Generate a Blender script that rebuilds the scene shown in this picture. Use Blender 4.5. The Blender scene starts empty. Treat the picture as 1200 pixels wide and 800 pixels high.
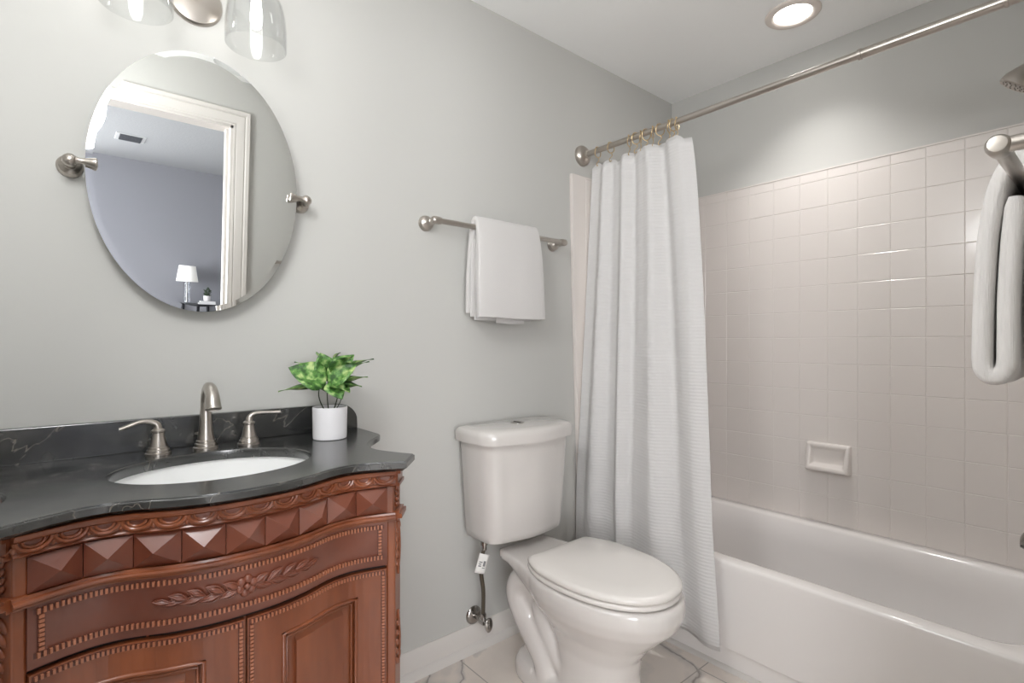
import bpy, bmesh, math, random
from mathutils import Vector, Matrix
random.seed(7)
S = bpy.context.scene
COL = S.collection
PI = math.pi
V = Vector

# ------------------------------------------------------------------ camera, light, exposure
YAW = 0.699923
cam_d = bpy.data.cameras.new('camera')
cam_d.sensor_width = 36.0
cam_d.lens = 612.815 / 1200 * 36.0
cam_d.shift_y = 1.835 / 1200
cam_d.clip_start = 0.02
cam = bpy.data.objects.new('camera', cam_d)
cam.location = (0, -1.601, 1.153)
cam.rotation_euler = (PI / 2, 0, -YAW)
COL.objects.link(cam)
S.camera = cam

S.view_settings.view_transform = 'Standard'
S.view_settings.look = 'None'
S.view_settings.gamma = 1.0
S.view_settings.use_curve_mapping = False
S.view_settings.exposure = 0.2

world = bpy.data.worlds.new('world')
S.world = world
world.use_nodes = True
world.node_tree.nodes['Background'].inputs[0].default_value = (0.75, 0.85, 1.0, 1)
world.node_tree.nodes['Background'].inputs[1].default_value = 0.6

BULB_E = 14.0        # the two vanity bulbs
CAN_W = 38.0         # beam of the recessed light
CAN_E = 10.0         # recessed light lens
WINDOW_E = 14.5      # bedroom window glass and the added far-wall pane
BED_FILL_W = 10.0     # added fill light in the bedroom
BATH_FILL_W = 22.0    # added fill light in the bathroom


def point_fill(name, loc, r, w, color):
    d = bpy.data.lights.new(name, 'POINT')
    d.shadow_soft_size = r
    d.energy = w
    d.color = color
    o = bpy.data.objects.new(name, d)
    o.location = loc
    COL.objects.link(o)
    return o


point_fill('bedroom_fill', (2.1, -3.2, 2.15), 0.15, BED_FILL_W, (1.0, 0.98, 0.96))  # fill light added to brighten the bedroom, no fixture
# unseen fill light added near the left wall, in front of the vanity
point_fill('bathroom_fill', (-0.06, -0.98, 1.92), 0.16, BATH_FILL_W, (0.965, 0.985, 1.0))


# ------------------------------------------------------------------ materials
def hexc(r, g, b):
    def f(c):
        c /= 255.0
        return c / 12.92 if c <= 0.04045 else ((c + 0.055) / 1.055) ** 2.4
    return (f(r), f(g), f(b), 1.0)


def mat(name, col, rough=0.5, metal=0.0, spec=0.5, coat=0.0, bump=None, var=None, sheen=0.0, emit=None):
    """bump=(scale, strength, distance[, stretch]); var=(scale, colour2, lo, hi[, stretch])"""
    m = bpy.data.materials.new(name)
    m.use_nodes = True
    nt = m.node_tree
    b = nt.nodes['Principled BSDF']
    b.inputs['Base Color'].default_value = col
    b.inputs['Roughness'].default_value = rough
    b.inputs['Metallic'].default_value = metal
    b.inputs['Specular IOR Level'].default_value = spec
    b.inputs['Coat Weight'].default_value = coat
    b.inputs['Coat Roughness'].default_value = 0.06
    b.inputs['Sheen Weight'].default_value = sheen
    if emit:
        b.inputs['Emission Color'].default_value = emit[0]
        b.inputs['Emission Strength'].default_value = emit[1]
    tc = nt.nodes.new('ShaderNodeTexCoord')

    def noise(scale, stretch, detail=4.0):
        mp = nt.nodes.new('ShaderNodeMapping')
        mp.inputs['Scale'].default_value = stretch
        nt.links.new(tc.outputs['Object'], mp.inputs['Vector'])
        n = nt.nodes.new('ShaderNodeTexNoise')
        n.inputs['Scale'].default_value = scale
        n.inputs['Detail'].default_value = detail
        nt.links.new(mp.outputs['Vector'], n.inputs['Vector'])
        return n
    if var:
        n = noise(var[0], var[4] if len(var) > 4 else (1, 1, 1))
        r = nt.nodes.new('ShaderNodeValToRGB')
        r.color_ramp.elements[0].position = var[2]
        r.color_ramp.elements[1].position = var[3]
        r.color_ramp.elements[0].color = col
        r.color_ramp.elements[1].color = var[1]
        nt.links.new(n.outputs['Fac'], r.inputs['Fac'])
        nt.links.new(r.outputs['Color'], b.inputs['Base Color'])
    if bump:
        n = noise(bump[0], bump[3] if len(bump) > 3 else (1, 1, 1), 2.0)
        bp = nt.nodes.new('ShaderNodeBump')
        bp.inputs['Strength'].default_value = bump[1]
        bp.inputs['Distance'].default_value = bump[2]
        nt.links.new(n.outputs['Fac'], bp.inputs['Height'])
        nt.links.new(bp.outputs['Normal'], b.inputs['Normal'])
    return m


def emission(name, col, strength):
    m = bpy.data.materials.new(name)
    m.use_nodes = True
    nt = m.node_tree
    nt.nodes.clear()
    e = nt.nodes.new('ShaderNodeEmission')
    e.inputs[0].default_value = col
    e.inputs[1].default_value = strength
    o = nt.nodes.new('ShaderNodeOutputMaterial')
    nt.links.new(e.outputs[0], o.inputs[0])
    return m


M = {}
M['wall'] = mat('sage_wall_paint', hexc(195, 194, 190), 0.75, spec=0.25, bump=(260, 0.05, 0.001))
M['wall_blue'] = mat('blue_grey_wall_paint', hexc(139, 140, 147), 0.8, spec=0.2, bump=(260, 0.05, 0.001))
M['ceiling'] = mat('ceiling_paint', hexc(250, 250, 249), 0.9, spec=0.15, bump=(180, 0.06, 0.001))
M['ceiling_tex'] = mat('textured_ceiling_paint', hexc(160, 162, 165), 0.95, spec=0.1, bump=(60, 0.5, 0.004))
M['trim'] = mat('white_trim_paint', hexc(216, 211, 206), 0.4, bump=(90, 0.03, 0.001))
M['carpet'] = mat('bedroom_carpet', hexc(170, 165, 158), 1.0, bump=(500, 0.4, 0.004))
M['porcelain'] = mat('white_porcelain', hexc(213, 208, 204), 0.12, coat=0.5)
M['seat'] = mat('white_seat_plastic', hexc(222, 217, 212), 0.22, coat=0.2)
M['sink'] = mat('white_sink_china', hexc(250, 250, 249), 0.1, coat=0.5)
M['tub'] = mat('white_tub_acrylic', hexc(234, 229, 226), 0.14, coat=0.4)
M['surround'] = mat('white_surround_acrylic', hexc(222, 215, 210), 0.26, coat=0.2, bump=(9, 0.06, 0.004))
M['nickel'] = mat('brushed_nickel', (0.50, 0.46, 0.42, 1), 0.3, 1.0, bump=(40, 0.05, 0.0005, (1, 1, 14)))
M['chrome'] = mat('worn_chrome', (0.42, 0.40, 0.38, 1), 0.2, 1.0)
M['brass'] = mat('champagne_wire', (0.62, 0.47, 0.27, 1), 0.28, 1.0)
M['wood'] = mat('red_brown_wood', hexc(114, 58, 32), 0.28, coat=0.55, spec=0.5,
                var=(5.5, hexc(152, 84, 48), 0.32, 0.75, (2.5, 2.5, 0.6)), bump=(22, 0.06, 0.001, (3, 3, 0.4)))
M['wood_dark'] = mat('dark_glazed_wood', hexc(108, 55, 38), 0.26, coat=0.55,
                     var=(6, hexc(134, 75, 53), 0.35, 0.75), bump=(22, 0.05, 0.001))
M['wood_bead'] = mat('polished_bead_wood', hexc(172, 108, 78), 0.26, coat=0.5)
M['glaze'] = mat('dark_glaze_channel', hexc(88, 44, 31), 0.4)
for k_ in ('wood', 'wood_dark', 'wood_bead'):
    M[k_].node_tree.nodes['Principled BSDF'].inputs['Coat Roughness'].default_value = 0.22
    M[k_].node_tree.nodes['Principled BSDF'].inputs['Roughness'].default_value = 0.36
M['gap'] = mat('dark_wood_interior', hexc(34, 18, 13), 0.7)
M['terry'] = mat('white_terry_cloth', hexc(208, 205, 203), 0.95, spec=0.1, sheen=0.25, bump=(420, 0.45, 0.002))
M['terry_bright'] = mat('bright_terry_cloth', hexc(236, 232, 229), 0.95, spec=0.1, sheen=0.3, bump=(60, 0.5, 0.004, (14, 14, 0.5)))
M['pot'] = mat('white_ceramic_pot', hexc(232, 230, 232), 0.35)
M['soil'] = mat('dark_potting_moss', hexc(48, 44, 36), 0.95, bump=(150, 0.7, 0.004))
M['stem'] = mat('dark_green_stem', hexc(46, 52, 34), 0.6)
M['hose'] = mat('braided_grey_hose', hexc(104, 96, 84), 0.45, 0.6, bump=(700, 0.5, 0.001))
M['paper'] = mat('white_paper_tag', hexc(236, 234, 230), 0.7)
M['ink'] = mat('grey_print', hexc(126, 124, 126), 0.7)
M['black'] = mat('black_wood', hexc(34, 36, 42), 0.35, bump=(40, 0.03, 0.001))
M['shade'] = mat('white_lamp_linen', hexc(240, 240, 240), 0.9, emit=(hexc(255, 250, 240), 0.25))
M['vent'] = mat('vent_metal', hexc(178, 180, 182), 0.6)
M['vent_dark'] = mat('vent_dark_slats', hexc(84, 86, 92), 0.6)
M['bulb'] = emission('bulb_glow', (1.0, 0.975, 0.95, 1), BULB_E)
M['can'] = emission('downlight_glow', (1.0, 0.975, 0.94, 1), CAN_E)
M['pane_glow'] = emission('window_and_fill_glow', (0.97, 0.98, 1.0, 1), WINDOW_E)
M['mirror'] = mat('mirror_silver', (0.86, 0.87, 0.86, 1), 0.0, 1.0)
M['book_white'] = mat('pale_book_cover', hexc(226, 226, 228), 0.6)


def glass_mat(name, tint, rough=0.0, gl=0.9):
    m = bpy.data.materials.new(name)
    m.use_nodes = True
    nt = m.node_tree
    nt.nodes.clear()
    t = nt.nodes.new('ShaderNodeBsdfTransparent')
    t.inputs[0].default_value = tint
    g = nt.nodes.new('ShaderNodeBsdfGlossy')
    g.inputs['Roughness'].default_value = rough
    lw = nt.nodes.new('ShaderNodeLayerWeight')
    lw.inputs['Blend'].default_value = 0.22
    mul = nt.nodes.new('ShaderNodeMath')
    mul.operation = 'MULTIPLY'
    mul.inputs[1].default_value = gl
    mx = nt.nodes.new('ShaderNodeMixShader')
    o = nt.nodes.new('ShaderNodeOutputMaterial')
    nt.links.new(lw.outputs['Facing'], mul.inputs[0])
    nt.links.new(mul.outputs[0], mx.inputs[0])
    nt.links.new(t.outputs[0], mx.inputs[1])
    nt.links.new(g.outputs[0], mx.inputs[2])
    nt.links.new(mx.outputs[0], o.inputs[0])
    return m


M['glass'] = glass_mat('clear_shade_glass', (0.96, 0.965, 0.965, 1), 0.02, 0.55)


def marble_counter():
    m = mat('dark_polished_stone', hexc(30, 31, 31), 0.2, coat=0.0)
    m.node_tree.nodes['Principled BSDF'].inputs['IOR'].default_value = 2.0
    nt = m.node_tree
    b = nt.nodes['Principled BSDF']
    tc = nt.nodes.new('ShaderNodeTexCoord')
    n1 = nt.nodes.new('ShaderNodeTexNoise')
    n1.inputs['Scale'].default_value = 9
    n1.inputs['Detail'].default_value = 8
    n1.inputs['Roughness'].default_value = 0.65
    nt.links.new(tc.outputs['Object'], n1.inputs['Vector'])
    r1 = nt.nodes.new('ShaderNodeValToRGB')
    r1.color_ramp.elements[0].position = 0.42
    r1.color_ramp.elements[0].color = hexc(29, 30, 30)
    r1.color_ramp.elements[1].position = 0.78
    r1.color_ramp.elements[1].color = hexc(80, 80, 78)
    nt.links.new(n1.outputs['Fac'], r1.inputs['Fac'])
    # thin white veins: distorted wave crossings
    n2 = nt.nodes.new('ShaderNodeTexNoise')
    n2.inputs['Scale'].default_value = 3.1
    n2.inputs['Detail'].default_value = 5
    n2.inputs['Distortion'].default_value = 1.3
    nt.links.new(tc.outputs['Object'], n2.inputs['Vector'])
    r2 = nt.nodes.new('ShaderNodeValToRGB')
    e = r2.color_ramp.elements
    e[0].position = 0.5665
    e[0].color = (0, 0, 0, 1)
    e[1].position = 0.5705
    e[1].color = (1, 1, 1, 1)
    k = e.new(0.5745)
    k.color = (0, 0, 0, 1)
    nt.links.new(n2.outputs['Fac'], r2.inputs['Fac'])
    mx = nt.nodes.new('ShaderNodeMix')
    mx.data_type = 'RGBA'
    mu = nt.nodes.new('ShaderNodeMath')
    mu.operation = 'MULTIPLY'
    mu.inputs[1].default_value = 0.34
    nt.links.new(r2.outputs['Color'], mu.inputs[0])
    nt.links.new(mu.outputs[0], mx.inputs[0])
    nt.links.new(r1.outputs['Color'], mx.inputs[6])
    mx.inputs[7].default_value = hexc(172, 162, 148)
    nt.links.new(mx.outputs[2], b.inputs['Base Color'])
    return m


M['stone'] = marble_counter()


def marble_floor():
    m = mat('white_marble_tile', hexc(220, 214, 207), 0.28, coat=0.1)
    nt = m.node_tree
    b = nt.nodes['Principled BSDF']
    tc = nt.nodes.new('ShaderNodeTexCoord')
    n = nt.nodes.new('ShaderNodeTexNoise')
    n.inputs['Scale'].default_value = 2.3
    n.inputs['Detail'].default_value = 6
    n.inputs['Distortion'].default_value = .7
    nt.links.new(tc.outputs['Object'], n.inputs['Vector'])
    r = nt.nodes.new('ShaderNodeValToRGB')
    e = r.color_ramp.elements
    e[0].position = 0.40
    e[0].color = hexc(236, 226, 217)
    e[1].position = 0.66
    e[1].color = hexc(226, 216, 207)
    for p, c in ((0.482, (214, 207, 201)), (0.4965, (146, 137, 131)), (0.512, (210, 203, 197)), (0.54, (236, 226, 217))):
        k = e.new(p)
        k.color = hexc(*c)
    nt.links.new(n.outputs['Fac'], r.inputs['Fac'])
    mp = nt.nodes.new('ShaderNodeMapping')
    mp.inputs['Location'].default_value = (0.16, 0.613, 0)
    nt.links.new(tc.outputs['Object'], mp.inputs['Vector'])
    br = nt.nodes.new('ShaderNodeTexBrick')
    br.inputs['Scale'].default_value = 1.0
    br.inputs['Brick Width'].default_value = 0.62
    br.inputs['Row Height'].default_value = 0.31
    br.inputs['Mortar Size'].default_value = 0.0022
    br.inputs['Mortar Smooth'].default_value = 0.1
    nt.links.new(mp.outputs['Vector'], br.inputs['Vector'])
    mx = nt.nodes.new('ShaderNodeMix')
    mx.data_type = 'RGBA'
    nt.links.new(br.outputs['Fac'], mx.inputs[0])
    nt.links.new(r.outputs['Color'], mx.inputs[6])
    mx.inputs[7].default_value = hexc(176, 168, 160)
    nt.links.new(mx.outputs[2], b.inputs['Base Color'])
    return m


M['floor'] = marble_floor()


def leaf_mat():
    m = mat('variegated_leaf', hexc(70, 120, 52), 0.42)
    nt = m.node_tree
    b = nt.nodes['Principled BSDF']
    tc = nt.nodes.new('ShaderNodeTexCoord')
    n = nt.nodes.new('ShaderNodeTexNoise')
    n.inputs['Scale'].default_value = 48
    n.inputs['Detail'].default_value = 4
    nt.links.new(tc.outputs['Object'], n.inputs['Vector'])
    r = nt.nodes.new('ShaderNodeValToRGB')
    e = r.color_ramp.elements
    e[0].position = 0.40
    e[0].color = hexc(48, 86, 36)
    e[1].position = 0.66
    e[1].color = hexc(182, 202, 134)
    k = e.new(0.52)
    k.color = hexc(98, 146, 70)
    nt.links.new(n.outputs['Fac'], r.inputs['Fac'])
    nt.links.new(r.outputs['Color'], b.inputs['Base Color'])
    return m


M['leaf'] = leaf_mat()


def curtain_mat():
    m = bpy.data.materials.new('white_waffle_cotton')
    m.use_nodes = True
    nt = m.node_tree
    b = nt.nodes['Principled BSDF']
    b.inputs['Base Color'].default_value = hexc(228, 226, 225)
    b.inputs['Roughness'].default_value = 0.9
    b.inputs['Specular IOR Level'].default_value = 0.15
    tr = nt.nodes.new('ShaderNodeBsdfTranslucent')
    tr.inputs[0].default_value = hexc(228, 226, 225)
    mx = nt.nodes.new('ShaderNodeMixShader')
    mx.inputs[0].default_value = 0.22
    o = nt.nodes['Material Output']
    nt.links.new(b.outputs[0], mx.inputs[1])
    nt.links.new(tr.outputs[0], mx.inputs[2])
    nt.links.new(mx.outputs[0], o.inputs[0])
    tc = nt.nodes.new('ShaderNodeTexCoord')
    w = nt.nodes.new('ShaderNodeTexWave')
    w.bands_direction = 'Z'
    w.inputs['Scale'].default_value = 26
    w.inputs['Distortion'].default_value = 1.2
    w.inputs['Detail'].default_value = 2
    w.inputs['Detail Scale'].default_value = 3
    nt.links.new(tc.outputs['Object'], w.inputs['Vector'])
    bp = nt.nodes.new('ShaderNodeBump')
    bp.inputs['Strength'].default_value = 0.28
    bp.inputs['Distance'].default_value = 0.003
    nt.links.new(w.outputs['Fac'], bp.inputs['Height'])
    nt.links.new(bp.outputs['Normal'], b.inputs['Normal'])
    return m


M['curtain'] = curtain_mat()


# ------------------------------------------------------------------ mesh helpers
def frame_for(d):
    d = d.normalized()
    a = V((0, 0, 1)) if abs(d.z) < 0.9 else V((1, 0, 0))
    u = d.cross(a).normalized()
    return u, d.cross(u).normalized()


class B:
    def __init__(self):
        self.bm = bmesh.new()

    def face(self, vs):
        try:
            return self.bm.faces.new(vs)
        except ValueError:
            return None

    def box(self, x0, x1, y0, y1, z0, z1, bevel=0.0):
        t = bmesh.new()
        bmesh.ops.create_cube(t, size=1)
        for v in t.verts:
            v.co = V(((x0 + x1) / 2 + v.co.x * (x1 - x0), (y0 + y1) / 2 + v.co.y * (y1 - y0), (z0 + z1) / 2 + v.co.z * (z1 - z0)))
        if bevel:
            bmesh.ops.bevel(t, geom=t.edges[:], offset=bevel, segments=3, profile=0.6, affect='EDGES')
        self.add(t)
        return self

    def add(self, t):
        me = bpy.data.meshes.new('tmp')
        t.to_mesh(me)
        t.free()
        self.bm.from_mesh(me)
        bpy.data.meshes.remove(me)

    def loft(self, rings, closed=True, cap0=True, cap1=True):
        R = [[self.bm.verts.new(p) for p in r] for r in rings]
        n = len(R[0])
        for a, b in zip(R, R[1:]):
            for i in range(n if closed else n - 1):
                j = (i + 1) % n
                self.face((a[i], a[j], b[j], b[i]))
        if cap0:
            self.face(R[0][::-1])
        if cap1:
            self.face(R[-1])
        return self

    def lathe(self, prof, o=(0, 0, 0), axis=(0, 0, 1), n=32, sc=(1, 1), cap0=True, cap1=True):
        """prof: list of (radius, height along axis)"""
        o = V(o)
        d = V(axis).normalized()
        u, w = frame_for(d)
        rings = []
        for r, h in prof:
            rings.append([o + d * h + u * (r * sc[0] * math.cos(2 * PI * i / n)) + w * (r * sc[1] * math.sin(2 * PI * i / n)) for i in range(n)])
        return self.loft(rings, True, cap0, cap1)

    def tube(self, pts, r, n=12, closed=False):
        pts = [V(p) for p in pts]
        rr = r if isinstance(r, (list, tuple)) else [r] * len(pts)
        rings = []
        N = len(pts)
        u = None
        for i, p in enumerate(pts):
            if closed:
                d = pts[(i + 1) % N] - pts[i - 1]
            else:
                d = pts[min(i + 1, N - 1)] - pts[max(i - 1, 0)]
            d.normalize()
            if u is None:
                u, _ = frame_for(d)
            u = (u - d * u.dot(d)).normalized()
            w = d.cross(u)
            rings.append([p + u * (rr[i] * math.cos(2 * PI * k / n)) + w * (rr[i] * math.sin(2 * PI * k / n)) for k in range(n)])
        if closed:
            rings.append(rings[0])
            self.loft(rings, True, False, False)
        else:
            self.loft(rings)
        return self

    def ell(self, c, r, rot=None, n=12):
        t = bmesh.new()
        bmesh.ops.create_uvsphere(t, u_segments=n, v_segments=max(6, n // 2), radius=1)
        c = V(c)
        for v in t.verts:
            p = V((v.co.x * r[0], v.co.y * r[1], v.co.z * r[2]))
            if rot is not None:
                p = rot @ p
            v.co = c + p
        self.add(t)
        return self

    def grid(self, f, nu, nv):
        g = [[self.bm.verts.new(f(i / nu, j / nv)) for j in range(nv + 1)] for i in range(nu + 1)]
        for i in range(nu):
            for j in range(nv):
                self.face((g[i][j], g[i + 1][j], g[i + 1][j + 1], g[i][j + 1]))
        return g

    def build(self, name, m, parent=None, origin=(0, 0, 0), smooth=True, angle=40, merge=True):
        bm = self.bm
        if merge:
            bmesh.ops.remove_doubles(bm, verts=bm.verts, dist=1e-5)
        bmesh.ops.recalc_face_normals(bm, faces=bm.faces)
        o0 = V(origin)
        if parent is not None:
            q = parent
            o0 = V((0, 0, 0))
            while q is not None:
                o0 = o0 + q.location
                q = q.parent
        for v in bm.verts:
            v.co -= o0
        me = bpy.data.meshes.new(name)
        bm.to_mesh(me)
        bm.free()
        me.materials.append(M[m] if isinstance(m, str) else m)
        if smooth:
            for p in me.polygons:
                p.use_smooth = True
            try:
                me.set_sharp_from_angle(angle=math.radians(angle))
            except Exception:
                pass
        o = bpy.data.objects.new(name, me)
        COL.objects.link(o)
        if parent is not None:
            o.parent = parent
        else:
            o.location = o0
        return o


def thing(name, label, cat, loc, group=None):
    o = bpy.data.objects.new(name, None)
    o.empty_display_size = 0.05
    COL.objects.link(o)
    o.location = loc
    return tag(o, label, cat, group)


def tag(o, label, cat, group=None):
    o['label'] = label
    o['category'] = cat
    if group:
        o['group'] = group
    return o


def struct(o):
    o['kind'] = 'structure'
    return o


def mod_bevel(o, w=0.003, seg=2, angle=35):
    b = o.modifiers.new('bevel', 'BEVEL')
    b.width = w
    b.segments = seg
    b.limit_method = 'ANGLE'
    b.angle_limit = math.radians(angle)
    return o


def subsurf(o, lv=1):
    s = o.modifiers.new('subsurf', 'SUBSURF')
    s.levels = lv
    s.render_levels = lv
    return o


def spline(pts, n=8, closed=False):
    """Catmull-Rom through pts"""
    pts = [V(p) for p in pts]
    N = len(pts)
    out = []
    for i in range(N if closed else N - 1):
        if closed:
            p0, p1, p2, p3 = pts[i - 1], pts[i], pts[(i + 1) % N], pts[(i + 2) % N]
        else:
            p1, p2 = pts[i], pts[i + 1]
            p0 = pts[i - 1] if i else p1 * 2 - p2
            p3 = pts[i + 2] if i + 2 < N else p2 * 2 - p1
        for k in range(n):
            t = k / n
            out.append(0.5 * ((2 * p1) + (p2 - p0) * t + (2 * p0 - 5 * p1 + 4 * p2 - p3) * t * t + (3 * p1 - p0 - 3 * p2 + p3) * t ** 3))
    if not closed:
        out.append(pts[-1])
    return out


def lerp(a, b, t):
    return a + (b - a) * t


def interp(x, xs, ys):
    """smooth (Catmull) 1-D interpolation"""
    if x <= xs[0]:
        return ys[0]
    if x >= xs[-1]:
        return ys[-1]
    for i in range(len(xs) - 1):
        if x <= xs[i + 1]:
            h = xs[i + 1] - xs[i]
            t = (x - xs[i]) / h
            m0 = 0 if i == 0 else (ys[i + 1] - ys[i - 1]) / (xs[i + 1] - xs[i - 1])
            m1 = (ys[i + 2] - ys[i]) / (xs[i + 2] - xs[i]) if i + 2 < len(xs) else (ys[i + 1] - ys[i]) / h
            t2, t3 = t * t, t * t * t
            return (2 * t3 - 3 * t2 + 1) * ys[i] + (t3 - 2 * t2 + t) * h * m0 + (-2 * t3 + 3 * t2) * ys[i + 1] + (t3 - t2) * h * m1


# ------------------------------------------------------------------ room shell
XR = 2.472      # right wall
XL = -0.36      # left wall
YF = -1.565     # bathroom face of the doorway wall
YB = -1.68      # bedroom face of the doorway wall
H = 2.44
DX0, DX1, DZ = -0.13, 0.638, 2.118
FY = -4.915     # far bedroom wall
BX0, BX1 = -1.5, 3.2

struct(B().box(XL - 0.1, XR + 0.1, 0, 0.1, 0, H).build('wall_back', 'wall', smooth=False))
struct(B().box(XR, XR + 0.1, YB, 0, 0, H).build('wall_right', 'wall', smooth=False))
struct(B().box(XL - 0.1, XL, YB, 0, 0, H).build('wall_left', 'wall', smooth=False))
wf = B()
wf.box(XL, DX0, YB, YF, 0, H).box(DX1, XR, YB, YF, 0, H).box(DX0, DX1, YB, YF, DZ, H)
struct(wf.build('wall_front', 'wall', smooth=False))
struct(B().box(XL - 0.1, XR + 0.1, YB, 0.1, -0.1, 0).build('floor', 'floor', smooth=False))
struct(B().box(XL - 0.1, XR + 0.1, YB, 0.1, H, H + 0.1).build('ceiling', 'ceiling', smooth=False))
# bedroom beyond the doorway (seen in the mirror)
WY0, WY1, WZ0, WZ1 = -4.4, -2.2, 0.55, 2.15
WX0, WX1 = -1.45, -0.30
wl = B()
wl.box(WX1, BX1 + 0.1, FY - 0.1, FY, 0, H).box(BX0 - 0.1, WX0, FY - 0.1, FY, 0, H).box(WX0, WX1, FY - 0.1, FY, 0, WZ0).box(WX0, WX1, FY - 0.1, FY, WZ1, H)
struct(wl.build('wall_far', 'wall_blue', smooth=False))
wl = B()
wl.box(BX0 - 0.1, BX0, WY1, YB, 0, H).box(BX0 - 0.1, BX0, FY, WY0, 0, H).box(BX0 - 0.1, BX0, WY0, WY1, 0, WZ0).box(BX0 - 0.1, BX0, WY0, WY1, WZ1, H)
struct(wl.build('wall_far_left', 'wall_blue', smooth=False))
struct(B().box(BX1, BX1 + 0.1, FY, YB, 0, H).build('wall_far_right', 'wall_blue', smooth=False))
ws = B()
ws.box(BX0 - 0.1, XL - 0.1, YB, YB + 0.1, 0, H).box(XR + 0.1, BX1 + 0.1, YB, YB + 0.1, 0, H)
struct(ws.build('wall_far_side', 'wall_blue', smooth=False))
struct(B().box(BX0 - 0.1, BX1 + 0.1, FY - 0.1, YB, -0.1, 0).build('floor_far', 'carpet', smooth=False))
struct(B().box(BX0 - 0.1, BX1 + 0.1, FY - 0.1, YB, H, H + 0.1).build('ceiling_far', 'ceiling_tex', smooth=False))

struct(B().box(BX0 - 0.07, BX0 - 0.05, WY0, WY1, WZ0, WZ1).build('window_1', 'pane_glow', smooth=False))
wfm = B()
for y in (WY0, (WY0 + WY1) / 2 - .02, WY1 - .04):
    wfm.box(BX0 - 0.05, BX0 + 0.015, y, y + 0.04, WZ0, WZ1)
for z in (WZ0, (WZ0 + WZ1) / 2 - .02, WZ1 - .04):
    wfm.box(BX0 - 0.045, BX0 + 0.012, WY0, WY1, z, z + 0.04)
struct(wfm.build('trim_2', 'trim', smooth=False))
struct(B().box(WX0, WX1, FY - 0.07, FY - 0.05, WZ0, WZ1).build('fill_window', 'pane_glow', smooth=False))  # glowing pane added to send more light through the doorway
wfm = B()
for x in (WX0, (WX0 + WX1) / 2 - .02, WX1 - .04):
    wfm.box(x, x + 0.04, FY - 0.05, FY + 0.015, WZ0, WZ1)
for z in (WZ0, (WZ0 + WZ1) / 2 - .02, WZ1 - .04):
    wfm.box(WX0, WX1, FY - 0.045, FY + 0.012, z, z + 0.04)
struct(wfm.build('trim_3', 'trim', smooth=False))  # frame of the added far-wall pane


# door casing: moulded architrave mitred round three sides, both faces, plus jamb lining
def casing_profile(y0, s):
    # (offset outward from the opening, y)
    return [(0.0, y0), (0.0, y0 + s * 0.010), (0.008, y0 + s * 0.012), (0.012, y0 + s * 0.009), (0.018, y0 + s * 0.013), (0.048, y0 + s * 0.019),
            (0.054, y0 + s * 0.016), (0.060, y0 + s * 0.021), (0.074, y0 + s * 0.024), (0.078, y0 + s * 0.020), (0.078, y0)]


cs = B()
for y0, s in ((YF, 1), (YB, -1)):
    pr = casing_profile(y0, s)
    rings = []
    for cx, cz, sx, sz in ((DX0, 0, -1, 0), (DX0, DZ, -1, 1), (DX1, DZ, 1, 1), (DX1, 0, 1, 0)):
        rings.append([V((cx + sx * o, y, cz + sz * o)) for o, y in pr])
    cs.loft(rings)
cs.box(DX0, DX0 + 0.012, YB - 0.004, YF + 0.004, 0, DZ).box(DX1 - 0.012, DX1, YB - 0.004, YF + 0.004, 0, DZ).box(DX0, DX1, YB - 0.004, YF + 0.004, DZ - 0.012, DZ)
cs.box(DX1 - 0.024, DX1 - 0.012, YB + 0.03, YB + 0.07, 0, DZ - 0.012).box(DX0 + 0.012, DX0 + 0.024, YB + 0.03, YB + 0.07, 0, DZ - 0.012)
struct(cs.build('trim_1', 'trim', angle=25))


def baseboard(x0, x1, name):
    pr = [(0, 0), (-0.026, 0), (-0.025, 0.012), (-0.018, 0.026), (-0.013, 0.030), (-0.013, 0.070), (-0.010, 0.078), (-0.0085, 0.088), (-0.004, 0.096), (0, 0.097)]
    b = B()
    b.loft([[V((x, y, z)) for y, z in pr] for x in (x0, x1)])
    return struct(b.build(name, 'trim', angle=25))


baseboard(0.60, 1.76, 'baseboard_back')

# ------------------------------------------------------------------ vanity
CX = 0.25
CU = [0, .06, .12, .17, .21, .25, .29, .330]
CY = [-.552, -.548, -.530, -.506, -.497, -.503, -.520, -.541]
FU = [0, .06, .12, .17, .21, .25, .285, .321]
FYY = [-.528, -.524, -.508, -.486, -.478, -.482, -.492, -.505]


def cnt(u):
    return interp(abs(u), CU, CY)


def cab(u):
    return interp(abs(u), FU, FYY)


def cabn(u):
    """outward plan normal of the cabinet front"""
    e = 0.002
    d = (cab(min(u + e, .321)) - cab(max(u - e, -.321))) / (min(u + e, .321) - max(u - e, -.321))
    n = V((d, -1, 0))
    return n.normalized()


def onface(u, off, z):
    p = V((CX + u, cab(u), z)) + cabn(u) * off
    return p


def strip(b, prof, u0, u1, n=40):
    """loft a closed (offset, z) profile along the bowed cabinet front"""
    rings = [[onface(lerp(u0, u1, i / n), o, z) for o, z in prof] for i in range(n + 1)]
    b.loft(rings)


def offset_poly(pts, d):
    """inset (d>0 shrinks) a CCW plan polygon"""
    n = len(pts)
    out = []
    for i in range(n):
        a, p, c = pts[i - 1], pts[i], pts[(i + 1) % n]
        e1 = (p - a)
        e2 = (c - p)
        e1 = e1.normalized()
        e2 = e2.normalized()
        n1 = V((-e1.y, e1.x, 0))
        n2 = V((-e2.y, e2.x, 0))
        k = (n1 + n2)
        L = k.length
        if L < 1e-6:
            out.append(p + n1 * d)
            continue
        k /= L
        out.append(p + k * (d / max(0.5, k.dot(n1))))
    return out


def at_z(pts, z):
    return [V((p.x, p.y, z)) for p in pts]


ZT = 0.885
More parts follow.
